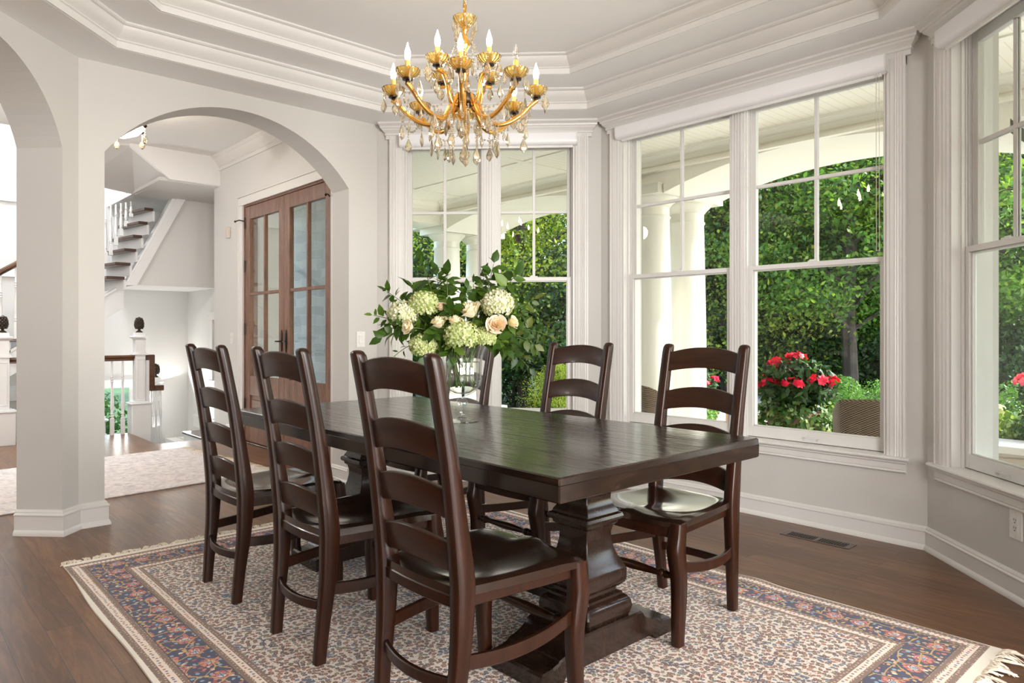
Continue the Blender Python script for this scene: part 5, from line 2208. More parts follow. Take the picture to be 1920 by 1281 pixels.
BR = [  # tip u, v, depth, leaf length, mat, label
    (792, 497, 0.02, 0.052, 'bouq', 'tall leafy green branch rising highest at the left of the bouquet'),
    (727, 548, 0.06, 0.046, 'bouq', 'leafy green branch reaching to the upper left of the bouquet'),
    (703, 592, 0.06, 0.040, 'bouq', 'leafy branch with a single leaf pointing furthest left of the bouquet'),
    (724, 632, 0.10, 0.050, 'bouq', 'broad dark green leaves at the left side of the bouquet, under the white hydrangea'),
    (738, 672, 0.10, 0.030, 'bouqdark', 'thin twig with small pointed leaves drooping at the lower left of the vase'),
    (838, 520, 0.05, 0.050, 'bouq', 'leafy branch standing up in the middle of the bouquet, left of the centre'),
    (815, 517, -0.05, 0.055, 'bouq', 'branch with large round leaves behind the upper left of the bouquet'),
    (886, 533, 0.00, 0.030, 'bouqdark', 'small dark pointed twig sticking up at the centre of the bouquet'),
    (924, 496, 0.03, 0.048, 'bouq', 'leafy branch rising highest on the right half of the bouquet'),
    (962, 520, 0.05, 0.055, 'bouq', 'broad bright green leaves at the upper right of the bouquet'),
    (998, 562, 0.00, 0.042, 'bouqdark', 'dark leafy branch leaning right in front of the window'),
    (1024, 628, 0.00, 0.042, 'bouqdark', 'dark rounded eucalyptus branch reaching furthest right of the bouquet'),
    (998, 645, 0.05, 0.042, 'bouqdark', 'dark leafy branch under the furthest-right branch of the bouquet'),
    (990, 690, 0.00, 0.046, 'bouqdark', 'dark hanging leaf sprig lowest on the right of the bouquet'),
    (945, 650, 0.12, 0.050, 'bouq', 'wide green leaves over the right rim of the vase'),
    (800, 665, 0.12, 0.050, 'bouq', 'green leaves spilling over the left rim of the vase'),
    (760, 575, -0.06, 0.050, 'bouq', 'green branch at the back left of the bouquet, behind the white hydrangea'),
    (900, 560, -0.10, 0.055, 'bouq', 'green leaves at the back of the bouquet, behind the large cream rose'),
    (850, 585, 0.13, 0.050, 'bouq', 'light green lobed leaves at the front centre of the bouquet'),
    (770, 540, 0.00, 0.052, 'bouq', 'leafy green branch between the two highest left branches'),
    (905, 520, -0.02, 0.050, 'bouq', 'green branch just left of the highest right branch'),
    (975, 590, 0.08, 0.050, 'bouq', 'green leaves behind the ivory rose at the right'),
    (745, 610, 0.14, 0.050, 'bouq', 'broad leaves in front of the white hydrangea at the left'),
    (875, 545, 0.06, 0.048, 'bouq', 'upright leaves above the large cream rose'),
    (820, 625, 0.17, 0.048, 'bouq', 'bright leaves between the front hydrangea and the low left hydrangea'),
    (850, 665, 0.16, 0.045, 'bouq', 'green leaves below the front hydrangea, touching the vase rim'),
]
for bi, (u, v, dep, L, mt, lab) in enumerate(BR):
    rnd = random.Random(100 + bi)
    tip = bq(u, v, dep)
    P = stem_path(tip, bi, 0.05 if v > 620 else 0.0)
    root = empty('leafy_branch', tuple(P[0]), 0, lab, 'foliage', 'leafy branches in the vase')
    inv = Matrix.Translation(-P[0])
    mb = MB()
    mb.tube([inv @ p for p in P], [0.0026 - 0.0012 * i / len(P) for i in range(len(P))], 6)
    mb.build('stem', 'stem', root, smooth=60)
    lf = MB()
    n = 21 if L > 0.035 else 14
    for k in range(n):
        t = 0.36 + 0.64 * k / (n - 1)
        f = t * (len(P) - 1)
        i = min(int(f), len(P) - 2)
        p = P[i].lerp(P[i + 1], f - i)
        d = (P[i + 1] - P[i]).normalized()
        side = d.cross(-Fd + 0.5 * vrand(rnd)).normalized() * (1 if k % 2 else -1)
        dirv = (d * 0.55 + side * 0.9 + 0.45 * vrand(rnd) + Vector((0, 0, -0.12))).normalized() if k < n - 1 else d
        nr = (-Fd * 0.7 + Vector((0, 0, 0.9)) + 0.8 * vrand(rnd)).normalized()
        ll = L * rnd.uniform(0.85, 1.45)
        leaf_into(lf, inv @ (p + dirv * 0.006), dirv, nr, ll, ll * rnd.uniform(0.55, 0.72) if L > 0.035 else ll * 0.4, 0.25, rnd.uniform(0.05, 0.35))
        if L > 0.044 and k > 2:
            d2 = (dirv + 0.9 * vrand(rnd)).normalized()
            leaf_into(lf, inv @ (p + dirv * 0.004), d2, nr, ll * 0.8, ll * 0.55, 0.25, 0.2)
    raw(lf, 'leaves', mt, root)


def hydrangea(u, v, r, dep, mt, lab, i):
    rnd = random.Random(300 + i)
    c = bq(u, v, dep)
    P = stem_path(c - Vector((0, 0, r * 0.5)), 50 + i)
    root = empty('hydrangea', tuple(P[0]), 0, lab, 'flower', 'hydrangeas in the vase')
    inv = Matrix.Translation(-P[0])
    MB().tube([inv @ p for p in P], 0.0032, 6).build('stem', 'stem', root, smooth=60)
    fl_ = MB()
    n = 150
    for k in range(n):
        zz = 1 - 1.75 * (k + 0.5) / n
        ph = k * 2.39996
        rr = math.sqrt(max(0, 1 - zz * zz))
        nr = Vector((rr * math.cos(ph), rr * math.sin(ph), zz * 0.85)).normalized()
        p = c + Vector((nr.x * r, nr.y * r, nr.z * r * 0.88)) * rnd.uniform(0.88, 1.04)
        a = nr.orthogonal().normalized()
        b = nr.cross(a)
        a0 = rnd.uniform(0, PI)
        s = r * rnd.uniform(0.17, 0.22)
        for q in range(4):
            t = a0 + q * PI / 2
            d = (a * math.cos(t) + b * math.sin(t) + nr * rnd.uniform(0.0, 0.45)).normalized()
            e = nr.cross(d).normalized()
            o = len(fl_.v)
            lift = nr * s * rnd.uniform(0.1, 0.3)
            for w in (p, p + d * s * 0.38 + e * s * 0.42, p + d * s * 0.86 + e * s * 0.40 + lift, p + d * s * 1.12 + lift * 1.2, p + d * s * 0.86 - e * s * 0.40 + lift, p + d * s * 0.38 - e * s * 0.42):
                fl_.v.append(tuple(inv @ w))
            fl_.f.append((o, o + 1, o + 2, o + 3, o + 4, o + 5))
    raw(fl_, 'petals', mt, root)
    cr = MB()
    cr.sphere(inv @ c, r * 0.82, 12, 8, (1, 1, 0.88))
    cr.build('flower_head_core', 'stem', root, smooth=80)


HY = [(868, 629, 0.068, 0.165, 'hyd', 'pale green hydrangea at the front centre of the bouquet, just above the vase rim'),
      (797, 572, 0.062, 0.09, 'hyd', 'yellow-green hydrangea at the upper left of the bouquet'),
      (759, 590, 0.060, 0.10, 'hydwhite', 'white hydrangea at the left edge of the bouquet'),
      (932, 572, 0.066, 0.10, 'hydwhite', 'white-green hydrangea at the upper right of the bouquet, above the blush rose'),
      (908, 632, 0.048, 0.13, 'hyd', 'small pale hydrangea right of the front centre hydrangea'),
      (797, 648, 0.056, 0.12, 'hyd', 'green hydrangea low on the left, over the vase rim')]
for i, h in enumerate(HY):
    hydrangea(h[0], h[1], h[2], h[3], h[4], h[5], i)


def rose(u, v, r, dep, mt, face, lab, i):
    rnd = random.Random(500 + i)
    c = bq(u, v, dep)
    ax = (-Fd * face[0] + Rd * face[1] + Vector((0, 0, face[2]))).normalized()
    P = stem_path(c - ax * r * 0.9, 80 + i)
    root = empty('rose', tuple(P[0]), 0, lab, 'flower', 'roses in the vase')
    inv = Matrix.Translation(-P[0])
    MB().tube([inv @ p for p in P], 0.0028, 6).build('stem', 'stem', root, smooth=60)
    a = ax.orthogonal().normalized()
    b = ax.cross(a)
    pt = MB()
    n = 19
    for k in range(n):
        f = k / (n - 1)
        ph = k * 2.39996
        rad = r * (0.10 + 0.80 * f)
        half = 0.95 if f < 0.3 else 0.72
        hgt = r * (1.15 - 0.35 * f)
        o = len(pt.v)
        nu, nv = 6, 5
        for j in range(nv + 1):
            t = j / nv
            flare = rad * (0.35 + 0.65 * math.sin(t * PI / 2) ** 0.8) + (r * 0.28 * f * t ** 3)
            for i2 in range(nu + 1):
                s = -1 + 2 * i2 / nu
                aa = ph + s * half * (0.55 + 0.45 * t)
                hh = -r * 0.75 + (hgt + r * 0.35) * t - r * 0.22 * s * s * t - (r * 0.25 * f * t ** 4)
                p = c + (a * math.cos(aa) + b * math.sin(aa)) * flare + ax * hh
                pt.v.append(tuple(inv @ p))
        W = nu + 1
        for j in range(nv):
            for i2 in range(nu):
                q = o + j * W + i2
                pt.f.append((q, q + 1, q + W + 1, q + W))
    raw(pt, 'petals', mt, root)
    cl_ = MB()
    for k in range(5):
        t = 2 * PI * k / 5
        d = (a * math.cos(t) + b * math.sin(t)) * 0.8 + ax * 0.3
        leaf_into(cl_, inv @ (c - ax * r * 0.85), d, ax, r * 1.1, r * 0.35)
    raw(cl_, 'sepals', 'stem', root)


RO = [(881, 582, 0.046, 0.14, 'rose', (0.35, -0.5, 0.9), 'large open cream rose at the top centre of the bouquet'),
      (930, 609, 0.040, 0.19, 'rosepink', (1.0, 0.05, 0.2), 'blush pink rose facing the camera at the right of the bouquet'),
      (826, 604, 0.035, 0.16, 'rose', (0.4, -0.3, 0.9), 'cream rose left of the bouquet centre'),
      (771, 612, 0.032, 0.16, 'rose', (0.5, -0.6, 0.2), 'cream rose bud at the left, below the white hydrangea'),
      (856, 602, 0.033, 0.16, 'rose', (0.3, 0.1, 0.9), 'cream rose directly above the front centre hydrangea'),
      (960, 605, 0.030, 0.12, 'rose', (0.4, 0.7, 0.3), 'ivory rose at the right edge of the bouquet, beside the blush rose'),
      (829, 576, 0.024, 0.11, 'rosepink', (0.5, -0.2, 0.8), 'small peach rosebud among the leaves above the left cream rose')]
for i, h in enumerate(RO):
    rose(*h, i)

# ------------------------------------------------------------------ porch and garden
PF = -0.30
mb = MB()
mb.box(3.0, 8.35, -7.0, 10.6, PF - 0.3, PF)
mb.box(8.35, 20.0, -7.0, 9.0, PF - 0.5, PF - 0.10)
struct(mb.build('floor_porch', 'patio'))
mb = MB()
mb.box(-60, 90, -60, 90, -1.2, -0.95)
struct(mb.build('ground', 'ground'))
PZ = 3.25
mb = MB()
mb.box(4.30, 8.5, -7.0, 10.3, PZ, PZ + 0.12)
mb.box(2.4, 4.30, 3.2, 10.3, PZ + 0.005, PZ + 0.12)
mb.box(2.4, 4.30, -7.0, 1.6, PZ + 0.005, PZ + 0.12)
struct(mb.build('ceiling_porch', 'bead'))
mb = MB()
for x in (4.75, 6.02):
    mb.box(x - 0.045, x + 0.045, -6.9, 9.2, PZ - 0.014, PZ)
for y in (-5.2, -2.9, -0.6, 1.7, 4.0, 6.3, 8.6):
    mb.box(3.0, 6.95, y - 0.045, y + 0.045, PZ - 0.0145, PZ)
struct(mb.build('trim_7', 'cream'))
# fascia, roof above
mb = MB()
mb.box(2.3, 8.9, -7.2, 10.5, 3.75, 3.9)
struct(mb.build('ceiling_roof', 'cream'))


def beam(name, m, L, spans, top, mat='cream', bw=1.15):
    """beam box with segmental arches cut from its underside; spans: list of (s0, s1, zspring, zapex)"""
    mb = MB()
    s = 0.0
    zb = 2.905
    for (s0, s1, zs, za) in spans:
        mb.box(s, s0, 0, bw, zb, top, m)
        A = arch_pts(s0, s1, zs, za, 20)
        for i in range(len(A) - 1):
            (xa, zA), (xb, zB) = A[i], A[i + 1]
            vs = [(xa, 0, zA), (xb, 0, zB), (xb, 0, top), (xa, 0, top), (xa, bw, zA), (xb, bw, zB), (xb, bw, top), (xa, bw, top)]
            mb.add([m @ Vector(v) for v in vs], [(0, 1, 2, 3), (7, 6, 5, 4), (4, 5, 1, 0), (3, 2, 6, 7)])
        s = s1
    mb.box(s, L, 0, bw, zb, top, m)
    return mb.build(name, mat, None, smooth=20)


mPB = Matrix(((0, 1, 0, 6.98), (1, 0, 0, -7.0), (0, 0, 1, 0), (0, 0, 0, 1)))
bo = beam('porch_beam', mPB, 17.25, [(3.95, 7.58, 2.79, 3.05), (8.30 + 0.22, 11.92, 2.79, 3.05), (12.60, 16.20, 2.79, 3.05)], PZ + 0.4)
tag(bo, 'long cream arched porch beam carried by the round columns outside the middle window', 'beam')
mPC = Matrix(((1, 0, 0, 2.4), (0, 1, 0, 9.27), (0, 0, 1, 0), (0, 0, 0, 1)))
mb = MB()
mb.box(2.4, 6.979, 9.27, 9.95, 2.905, PZ + 0.4)
tag(mb.build('porch_beam', 'cream'), 'cream porch cross beam at the far end, seen through the window behind the vase', 'beam')
# porch crown moulding under the ceiling along the beams
mb = MB()
cp = [(0, PZ - 0.17), (0.015, PZ - 0.17), (0.015, PZ - 0.135), (0.03, PZ - 0.125), (0.05, PZ - 0.075), (0.09, PZ - 0.045), (0.10, PZ - 0.03), (0.12, PZ - 0.025), (0.13, PZ), (0, PZ)]
sweep_profile(mb, [Vector((6.98, -7.0)), Vector((6.98, 9.27)), Vector((2.4, 9.27))], cp, inward=Vector((5.0, 3.0)))
struct(mb.build('trim_8', 'cream', smooth=25))
mb = MB()
for (s0, s1) in ((-3.05, 0.58), (1.52, 4.92), (5.60, 9.20)):
    pass
mb.box(6.90, 6.98, -7.0, 9.27, 3.045, 3.075)
struct(mb.build('trim_9', 'cream'))


def column(x, y, lab):
    root = empty('porch_column', (x, y, PF), 0, lab, 'column', 'round cream porch columns')
    mb = MB()
    mb.lathe([(0.252, 0.30), (0.252, 0.9), (0.244, 1.6), (0.226, 2.5), (0.218, 2.83), (0.232, 2.845), (0.232, 2.862), (0.219, 2.872), (0.219, 2.98)], (0, 0, 0), 40)
    mb.build('shaft', 'creamcol', root, smooth=50)
    mb = MB()
    mb.lathe([(0.220, 2.975), (0.235, 2.985), (0.242, 3.00), (0.262, 3.02), (0.300, 3.055), (0.315, 3.075), (0.318, 3.09)], (0, 0, 0), 40)
    mb.box(-0.33, 0.33, -0.33, 0.33, 3.09, 3.195)
    mb.box(-0.35, 0.35, -0.35, 0.35, 3.195, 3.2045)
    mb.build('capital', 'creamcol', root, smooth=40)
    mb = MB()
    mb.box(-0.36, 0.36, -0.36, 0.36, 0.0, 0.14)
    mb.lathe([(0.34, 0.14), (0.352, 0.16), (0.352, 0.185), (0.33, 0.205), (0.29, 0.215), (0.285, 0.235), (0.305, 0.255), (0.300, 0.275), (0.26, 0.29), (0.253, 0.31)], (0, 0, 0), 40)
    mb.build('base', 'creamcol', root, smooth=40)


column(7.22, 5.26, 'round porch column nearest the middle window, left of the pair behind the wicker chair')
column(7.97, 5.25, 'round porch column on the right of the pair outside the middle window')
column(7.36, 9.60, 'round porch column at the left of the pair seen through the window behind the vase')
column(8.07, 9.60, 'round porch column at the right of the pair seen through the window behind the vase')
column(7.22, 0.92, 'round porch column right of the seating, outside the right-hand window')
column(7.97, 0.92, 'outer round porch column right of the seating, outside the right-hand window')

for i, (x, y, lab) in enumerate(((6.17, 2.85, 'recessed porch ceiling light seen high in the middle window'), (6.2, 0.7, 'recessed porch ceiling light outside the right-hand window'))):
    dl = empty('porch_downlight', (x, y, PZ), 0, lab, 'ceiling light', 'recessed porch lights')
    MB().lathe([(0.075, -0.004), (0.105, -0.006), (0.11, -0.0005)], (0, 0, 0), 28).build('trim_ring', 'white', dl, smooth=40)
    MB().lathe([(0.001, -0.0005), (0.074, -0.0035), (0.074, -0.0005)], (0, 0, 0), 24).build('lens', 'plastic', dl, smooth=40)

# low stone seat wall with a pale cap
for (y0, y1, lab) in ((1.45, 4.35, 'low stone garden wall with a pale cap stone beyond the porch, between the column pairs'), (-5.5, 0.40, 'low stone garden wall outside the right-hand window')):
    sw = empty('seat_wall', (8.15, y0, PF), 0, lab, 'garden wall')
    mb = MB()
    mb.box(-0.20, 0.22, 0.0, y1 - y0, -0.10, 0.31)
    mb.build('stone_courses', 'wallstone', sw, bevel=0.01)
    mb = MB()
    mb.box(-0.26, 0.28, -0.05, y1 - y0 + 0.05, 0.31, 0.385)
    mb.build('cap_stone', 'patio', sw, bevel=0.012)


def wicker_chair(x, y, rz, lab):
    root = empty('wicker_chair', (x, y, PF), rz, lab, 'chair', 'wicker patio chairs')
    mb = MB()
    rs = []
    for i in range(17):           # high back with short wings
        t = -1 + 2 * i / 16
        wing = max(0.0, abs(t) - 0.72) / 0.28
        px = -0.27 - 0.03 * (1 - t * t) + 0.16 * wing
        py = 0.31 * t * (1 - 0.05 * wing)
        top = 0.88 - 0.03 * t * t - 0.10 * wing * wing
        lean = -0.07
        th = 0.035
        rs.append([(px, py, 0.12), (px + lean, py * 1.06, top - 0.01), (px + lean + th * 0.5, py * 1.06, top + 0.008), (px + lean + th, py * 1.05, top - 0.01), (px + th, py, 0.12)])
    mb.rings(rs)
    mb.build('backrest', 'wicker', root, smooth=50)
    mb = MB()
    mb.box(-0.22, 0.30, -0.27, 0.27, 0.12, 0.42)
    mb.build('seat_base', 'wicker', root, bevel=0.02)
    mb = MB()
    mb.box(-0.19, 0.31, -0.25, 0.25, 0.42, 0.50)
    mb.build('cushion', 'fringe', root, bevel=0.03, seg=3)
    for sx in (-0.18, 0.26):
        for sy in (-0.23, 0.23):
            mb = MB()
            mb.box(sx - 0.02, sx + 0.02, sy - 0.02, sy + 0.02, 0.0, 0.13)
            mb.build('leg', 'wicker', root)


wicker_chair(6.55, 2.42, math.radians(18), 'wicker patio chair seen from behind at the right of the middle window')
wicker_chair(6.50, 4.62, math.radians(-20), 'wicker patio chair standing before the left column of the middle window')
wicker_chair(6.0, 0.30, math.radians(100), 'wicker patio chair outside the right-hand window')

bn = empty('teak_bench', (11.2, 6.65, PF - 0.10), math.radians(55), 'orange teak bench on the bright patio behind the columns', 'bench')
mb = MB()
for k in range(5):
    mb.box(-0.75, 0.75, -0.22 + 0.09 * k, -0.15 + 0.09 * k, 0.41, 0.44)
mb.build('seat_slats', 'teak', bn, bevel=0.003)
for sx in (-0.68, 0.68):
    for sy in (-0.18, 0.20):
        mb = MB()
        mb.box(sx - 0.035, sx + 0.035, sy - 0.035, sy + 0.035, 0, 0.41)
        mb.build('leg', 'teak', bn, bevel=0.003)
mb = MB()
mb.box(-0.72, 0.72, -0.20, -0.16, 0.33, 0.41)
mb.box(-0.72, 0.72, 0.18, 0.22, 0.33, 0.41)
mb.build('apron', 'teak', bn, bevel=0.003)


# ---- vegetation builders
def ball_points(n, c, r, shell=0.65):
    d = RNG.normal(size=(n, 3))
    d /= np.linalg.norm(d, axis=1)[:, None]
    rr = shell + (1 - shell) * RNG.uniform(size=(n, 1)) ** 0.6
    return np.array(c) + d * rr * np.array(r), d


def shrub_mesh(name, r, n, size, lumps=9, aspect=0.55):
    Ps, Ds = [], []
    for k in range(lumps):
        a = 2 * PI * k / lumps
        q = 0.0 if k == 0 else 0.55
        c = (q * r[0] * math.cos(a), q * r[1] * math.sin(a), r[2] * (0.55 + 0.25 * math.sin(k * 2.1)))
        P, D = ball_points(n // lumps, c, (r[0] * 0.55, r[1] * 0.55, r[2] * 0.55), 0.55)
        Ps.append(P)
        Ds.append(D)
    P = np.concatenate(Ps)
    D = np.concatenate(Ds)
    k = P[:, 2] > 0.02
    return leaves_mesh(name, P[k], size, aspect, 0.3, D[k])


def shrub(name, me, x, y, z, rz, sc, mat, lab, cat, group=None, stem=True):
    root = empty(name, (x, y, z), rz, lab, cat, group)
    root.scale = (sc, sc, sc)
    mesh_obj('foliage', me, mat, root)
    if stem:
        s = MB()
        for k in range(4):
            a = 2 * PI * k / 4
            s.tube([(0.02 * math.cos(a), 0.02 * math.sin(a), 0), (0.15 * math.cos(a), 0.15 * math.sin(a), 0.35)], [0.02, 0.01], 5)
        s.build('stems', 'bark', root)
    return root


def impatiens(name, mat, c, r, n, rnd, parent):
    mb = MB()
    for k in range(n):
        d = vrand(rnd)
        d.z = abs(d.z) * 0.9 + 0.15
        d.normalize()
        p = Vector(c) + Vector((d.x * r[0], d.y * r[1], d.z * r[2]))
        nr = (d + 0.5 * vrand(rnd)).normalized()
        a = nr.orthogonal().normalized()
        b = nr.cross(a)
        s = rnd.uniform(0.030, 0.042)
        for q in range(5):
            t = 2 * PI * q / 5 + k
            dd = a * math.cos(t) + b * math.sin(t)
            e = nr.cross(dd)
            o = len(mb.v)
            for w in (p, p + dd * s * 0.6 + e * s * 0.55, p + dd * s * 1.15 + nr * 0.006, p + dd * s * 0.6 - e * s * 0.55):
                mb.v.append(tuple(w))
            mb.f.append((o, o + 1, o + 2, o + 3))
    return raw(mb, name, mat, parent)


def planter(x, y, z, lab, petals, seed, sc=1.0):
    rnd = random.Random(seed)
    root = empty('flower_planter', (x, y, z), 0, lab, 'potted flowers', 'potted red flowers on the patio')
    root.scale = (sc, sc, sc)
    mb = MB()
    mb.lathe([(0.16, 0.0), (0.22, 0.25), (0.27, 0.45), (0.29, 0.47), (0.28, 0.50), (0.25, 0.50), (0.02, 0.46)], (0, 0, 0), 24)
    mb.build('pot', 'pot', root, smooth=40)
    P, D = ball_points(3400, (0, 0, 0.36), (0.40, 0.40, 0.36), 0.7)
    k = P[:, 2] > 0.02
    mesh_obj('trailing_foliage', leaves_mesh('trailing_foliage', P[k], 0.045, 0.8, 0.2, D[k] * 1.5), 'vinca', root)
    P, D = ball_points(1500, (0, 0, 0.74), (0.36, 0.36, 0.27), 0.5)
    mesh_obj('upper_leaves', leaves_mesh('upper_leaves', P, 0.095, 0.42, 0.2, D), 'darkleaf', root)
    for q in range(15):
        a = 2 * PI * q / 9
        rr = 0.0 if q == 14 else (0.27 if q < 9 else 0.14)
        c = (rr * math.cos(a) * 1.15, rr * math.sin(a) * 1.15, 1.00 - rr * 0.75 + rnd.uniform(-0.09, 0.05))
        impatiens('blossom_cluster', petals, c, (0.085, 0.085, 0.055), 17, rnd, root)
    return root


planter(7.62, 3.62, PF, 'big pot of red flowers with trailing green leaves outside the middle window', 'redpetal', 3, 1.16)
planter(9.9, 6.35, PF - 0.1, 'pot of red flowers just right of the outer porch column', 'redpetal', 5, 0.95)
planter(8.75, 1.42, PF, 'pot of pink-red flowers outside the right-hand window', 'pinkpetal', 8, 1.15)

me_shrub = shrub_mesh('shrub_foliage', (0.75, 0.75, 0.8), 9000, 0.060)
me_lime = shrub_mesh('lime_foliage', (0.5, 0.5, 0.5), 4200, 0.07, 7, 0.8)
me_con = shrub_mesh('conifer_foliage', (0.6, 0.6, 0.75), 12000, 0.045, 12, 0.35)
SHR = [(9.3, 7.1, me_con, 'shrub', 1.25, 'globe-shaped bright green shrub low in the window behind the vase'),
       (10.2, 8.2, me_con, 'shrub', 1.1, 'bright green shrub at the lower right of the window behind the vase'),
       (9.2, 6.2, me_shrub, 'shrub', 0.7, 'small leafy shrub beside the far porch column'),
       (10.9, 3.7, me_con, 'shrub', 0.95, 'light green low conifer behind the garden wall in the middle window'),
       (10.6, 2.6, me_shrub, 'shrub', 0.95, 'leafy green shrub behind the right wicker chair'),
       (12.5, 5.3, me_shrub, 'shrub', 0.8, 'leafy green shrub between the red flowers and the bench'),
       (10.6, 1.9, me_con, 'shrub', 1.0, 'green shrub behind the garden wall, left part of the right-hand window'),
       (10.8, 0.6, me_con, 'shrub', 1.05, 'green shrub behind the garden wall at the edge of the right-hand window')]
for i, (x, y, me, mt, sc, lab) in enumerate(SHR):
    shrub('garden_shrub', me, x, y, -0.45, i * 1.1, sc, mt, lab, 'shrub', 'shrubs beyond the patio')
for i, (x, y, sc, lab) in enumerate(((9.15, 2.05, 1.0, 'lime green hydrangea bush behind the garden wall in the right-hand window'), (9.05, 2.85, 0.75, 'pale blooming bush right of the large flower pot'), (9.2, 0.75, 1.1, 'lime green hydrangea bush under the pink flowers outside the right-hand window'))):
    s = shrub('hydrangea_bush', me_lime, x, y, -0.35, i, sc, 'lime', lab, 'shrub', 'lime hydrangea bushes')
    mb = MB()
    rnd = random.Random(i)
    pm = MB()
    for k in range(9):
        d = vrand(rnd)
        d.z = abs(d.z)
        c = Vector((0, 0, 0.28)) + d * 0.40
        P, D = ball_points(60, tuple(c), (0.085, 0.085, 0.07), 0.85)
        for j in range(60):
            p = Vector(P[j])
            nr = Vector(D[j])
            a = nr.orthogonal().normalized() * 0.02
            b = nr.cross(a)
            o = len(pm.v)
            pm.v.extend([tuple(p + a), tuple(p + b), tuple(p - a), tuple(p - b)])
            pm.f.append((o, o + 1, o + 2, o + 3))
    raw(pm, 'flower_heads', 'hydwhite', s)


def tree_proto(kind, seed):
    """returns (trunk mesh, foliage mesh); unit: metres"""
    rnd = random.Random(seed)
    rg = np.random.default_rng(seed)
    t = MB()
    Ps, Ds = [], []
    if kind == 'spruce':
        H = 11.0
        t.tube([(0, 0, -0.3), (0, 0, H)], [0.20, 0.03], 7)
        n = 26000
        z = H * (1 - rg.uniform(size=n) ** 0.62) * 0.98 + 0.3
        lay = np.floor(z / 0.42)
        R = (H - z) / H * 2.4 + 0.15
        na = 11
        ang = (rg.integers(0, na, size=n) + 0.5 * (lay % 2)) * 2 * PI / na + rg.normal(size=n) * 0.13 + lay * 0.7
        q = rg.uniform(size=n) ** 0.55
        r = R * q
        zz = lay * 0.42 - 0.32 * r + 0.10 * r * r + rg.normal(size=n) * 0.06
        P = np.stack([r * np.cos(ang), r * np.sin(ang), zz], 1)
        k = P[:, 2] > 0.05
        return t.mesh('trunk'), leaves_mesh('foliage', P[k], 0.15, 0.28, 0.2)
    H = {'maple': 9.5, 'dark': 11, 'yellow': 6.5, 'under': 4.0}[kind]
    base = {'maple': 1.9, 'dark': 1.0, 'yellow': 0.7, 'under': 0.15}[kind]
    W = {'maple': 3.6, 'dark': 2.9, 'yellow': 2.3, 'under': 2.2}[kind]
    lean = rnd.uniform(-0.10, 0.10)
    trunk = [(0, 0, -0.4), (lean * 2, 0.1, H * 0.25), (lean * 4, 0.0, H * 0.55), (lean * 5, 0.1, H * 0.9)]
    t.tube(trunk, [0.19 * H / 10, 0.15 * H / 10, 0.10 * H / 10, 0.03], 7)
    nb = {'maple': 30, 'dark': 34, 'yellow': 22, 'under': 16}[kind]
    nl = {'maple': 36000, 'dark': 32000, 'yellow': 26000, 'under': 17000}[kind]
    for b in range(nb):
        f = (b + rnd.random()) / nb
        z0 = base + (H - base) * f * 0.9
        a = b * 2.39996 + rnd.uniform(-0.3, 0.3)
        prof = math.sin(PI * min(1, 0.22 + f * 0.78)) ** 0.7
        L = W * prof * rnd.uniform(0.55, 1.0)
        x0 = lean * 4 * z0 / H
        tip = Vector((x0 + L * math.cos(a), L * math.sin(a), z0 + L * rnd.uniform(0.10, 0.45)))
        t.tube([(x0, 0, z0 - 0.3), ((x0 + tip.x) / 2, tip.y / 2, (z0 + tip.z) / 2 + 0.1), tuple(tip)], [0.05, 0.03, 0.010], 5)
        m = nl // nb
        # flat sprays of leaves along the branch
        s = rg.uniform(0.35, 1.08, size=(m, 1))
        C = np.array([[x0, 0, z0 - 0.1]]) * (1 - s) + np.array([tuple(tip)]) * s
        sp = 0.62 if kind != 'under' else 0.55
        O = np.clip(rg.normal(size=(m, 3)), -2.0, 2.0) * np.array([[sp, sp, sp * 0.33]]) * (0.55 + 0.45 * prof)
        Ps.append(C + O)
    P = np.concatenate(Ps)
    sz = {'maple': 0.105, 'dark': 0.11, 'yellow': 0.080, 'under': 0.095}[kind]
    return t.mesh('trunk'), leaves_mesh('foliage', P, sz, 0.62, 0.9)


TP = {'maple': tree_proto('maple', 21), 'maple2': tree_proto('maple', 22), 'dark': tree_proto('dark', 23), 'dark2': tree_proto('dark', 24),
      'yellow': tree_proto('yellow', 25), 'under': tree_proto('under', 26), 'spruce': tree_proto('spruce', 27)}
TMAT = {'maple': 'maple', 'maple2': 'maple', 'dark': 'darkleaf', 'dark2': 'darkleaf', 'yellow': 'yellowleaf', 'under': 'darkleaf', 'spruce': 'spruce'}


def tree(kind, dist, u, rz, sc, lab, cat='tree', z=-0.9, group=None):
    """planted at a distance and bearing from the dining room"""
    q = (u - 940.17) / 1322.1
    x = (math.cos(AC) + math.sin(AC) * q) * dist
    y = (math.sin(AC) - math.cos(AC) * q) * dist
    nm = {'spruce': 'spruce_tree', 'under': 'understory_tree'}.get(kind, 'leafy_tree')
    root = empty(nm, (x, y, z), rz, lab, cat, group)
    root.scale = (sc, sc, sc)
    tr, fo = TP[kind]
    mesh_obj('foliage', fo, TMAT[kind], root)
    mesh_obj('trunk', tr, 'bark', root)


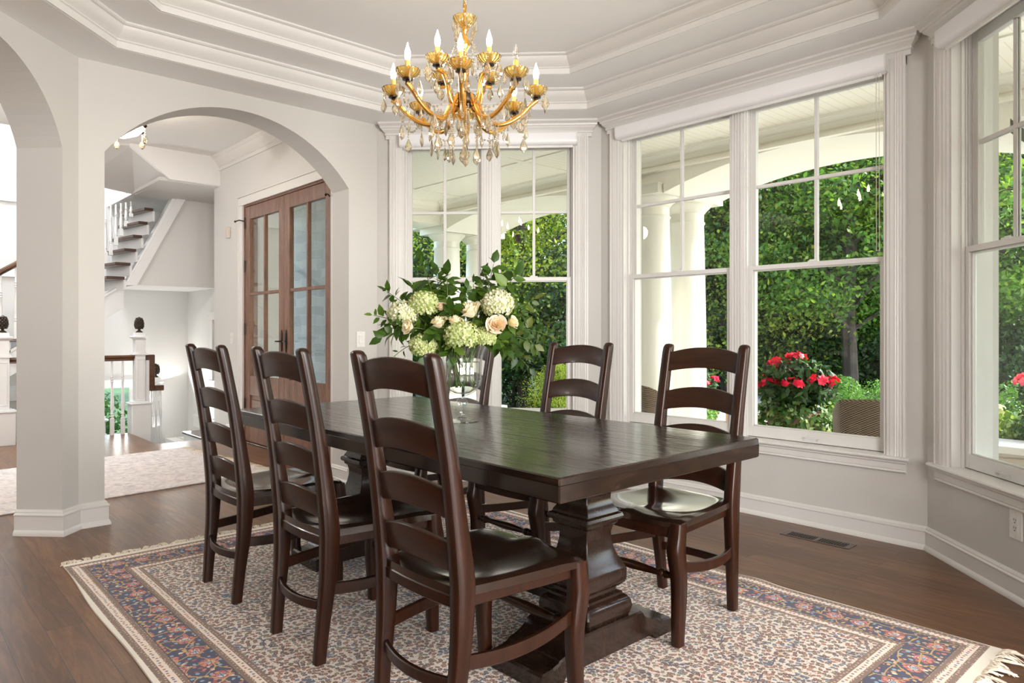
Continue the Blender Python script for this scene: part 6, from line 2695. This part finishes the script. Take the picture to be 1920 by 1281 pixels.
tree('maple', 15.0, 1600, 0.4, 1.0, 'large maple with dark leaning trunk filling the right part of the middle window')
tree('maple2', 17.5, 1480, 2.0, 1.05, 'maple crown left of the large maple in the middle window')
tree('yellow', 16.5, 1362, 1.0, 1.15, 'yellow-green tree above the spruce, beside the right column')
tree('spruce', 17.5, 1350, 0.3, 0.62, 'blue-green spruce beside the right porch column')
tree('maple', 16.0, 1790, 2.6, 1.0, 'maple beyond the strip of wall between the middle and right-hand windows')
tree('maple2', 15.0, 1960, 4.4, 1.0, 'bright maple filling the right-hand window')
tree('yellow', 17.2, 985, 0.0, 1.25, 'sunlit yellow-green tree in the right pane behind the vase')
tree('dark', 22.0, 1040, 1.2, 1.0, 'tall darker tree against the sky in the window behind the vase')
tree('yellow', 21.5, 850, 2.2, 1.25, 'yellow-green tree between the columns in the window behind the vase')
tree('yellow', 11.6, 1045, 3.1, 0.25, 'young yellow-leaved sapling behind the middle window-side chair')
tree('maple', 22.0, 770, 0.9, 1.0, 'green tree left of the columns in the window behind the vase')
tree('spruce', 24.0, 1500, 0.8, 1.0, 'dark spruce deep in the woods behind the red flowers')
tree('spruce', 22.0, 1625, 1.8, 0.9, 'dark spruce low behind the right wicker chair')
tree('spruce', 26.0, 1250, 2.8, 1.0, 'spruce hidden mostly by the porch columns')
tree('dark', 27.0, 1400, 0.1, 0.84, 'tall dark tree at the back of the woods, left half of the middle window')
tree('dark2', 27.0, 1560, 0.9, 0.84, 'tall dark tree at the back of the woods, right half of the middle window')
tree('dark', 27.0, 1720, 2.9, 0.84, 'tall dark background tree beyond the wall between the two right windows')
tree('dark2', 26.0, 1880, 3.9, 0.84, 'tall dark background tree in the right-hand window')
tree('dark', 27.0, 2060, 0.6, 0.84, 'tall dark background tree beyond the right picture edge')
tree('dark2', 29.0, 1180, 4.2, 0.84, 'tall dark background tree beyond the wall between the two left windows')
tree('dark2', 26.0, 930, 0.2, 1.0, 'tall dark background tree in the centre of the window behind the vase')
tree('dark', 28.0, 720, 5.2, 0.84, 'tall dark background tree left of the window behind the vase')
for i, (dist, u) in enumerate(((17.5, 1300), (18.5, 1440), (17.8, 1530), (18.6, 1640), (18.0, 1740), (17.4, 1850), (18.4, 1960), (18.5, 1180), (17.0, 1080), (18.0, 960), (19.0, 840), (19.5, 730), (18.0, 2080))):
    tree('under', dist, u, i * 1.3, 1.1 + 0.12 * math.sin(i * 2), 'dark understory tree at the foot of the woods', group='dark understory trees along the edge of the woods')
shrub('garden_shrub', me_shrub, 2.05, 11.9, -1.0, 0.4, 1.3, 'lime', 'green bush outside the low window between the balusters', 'shrub')
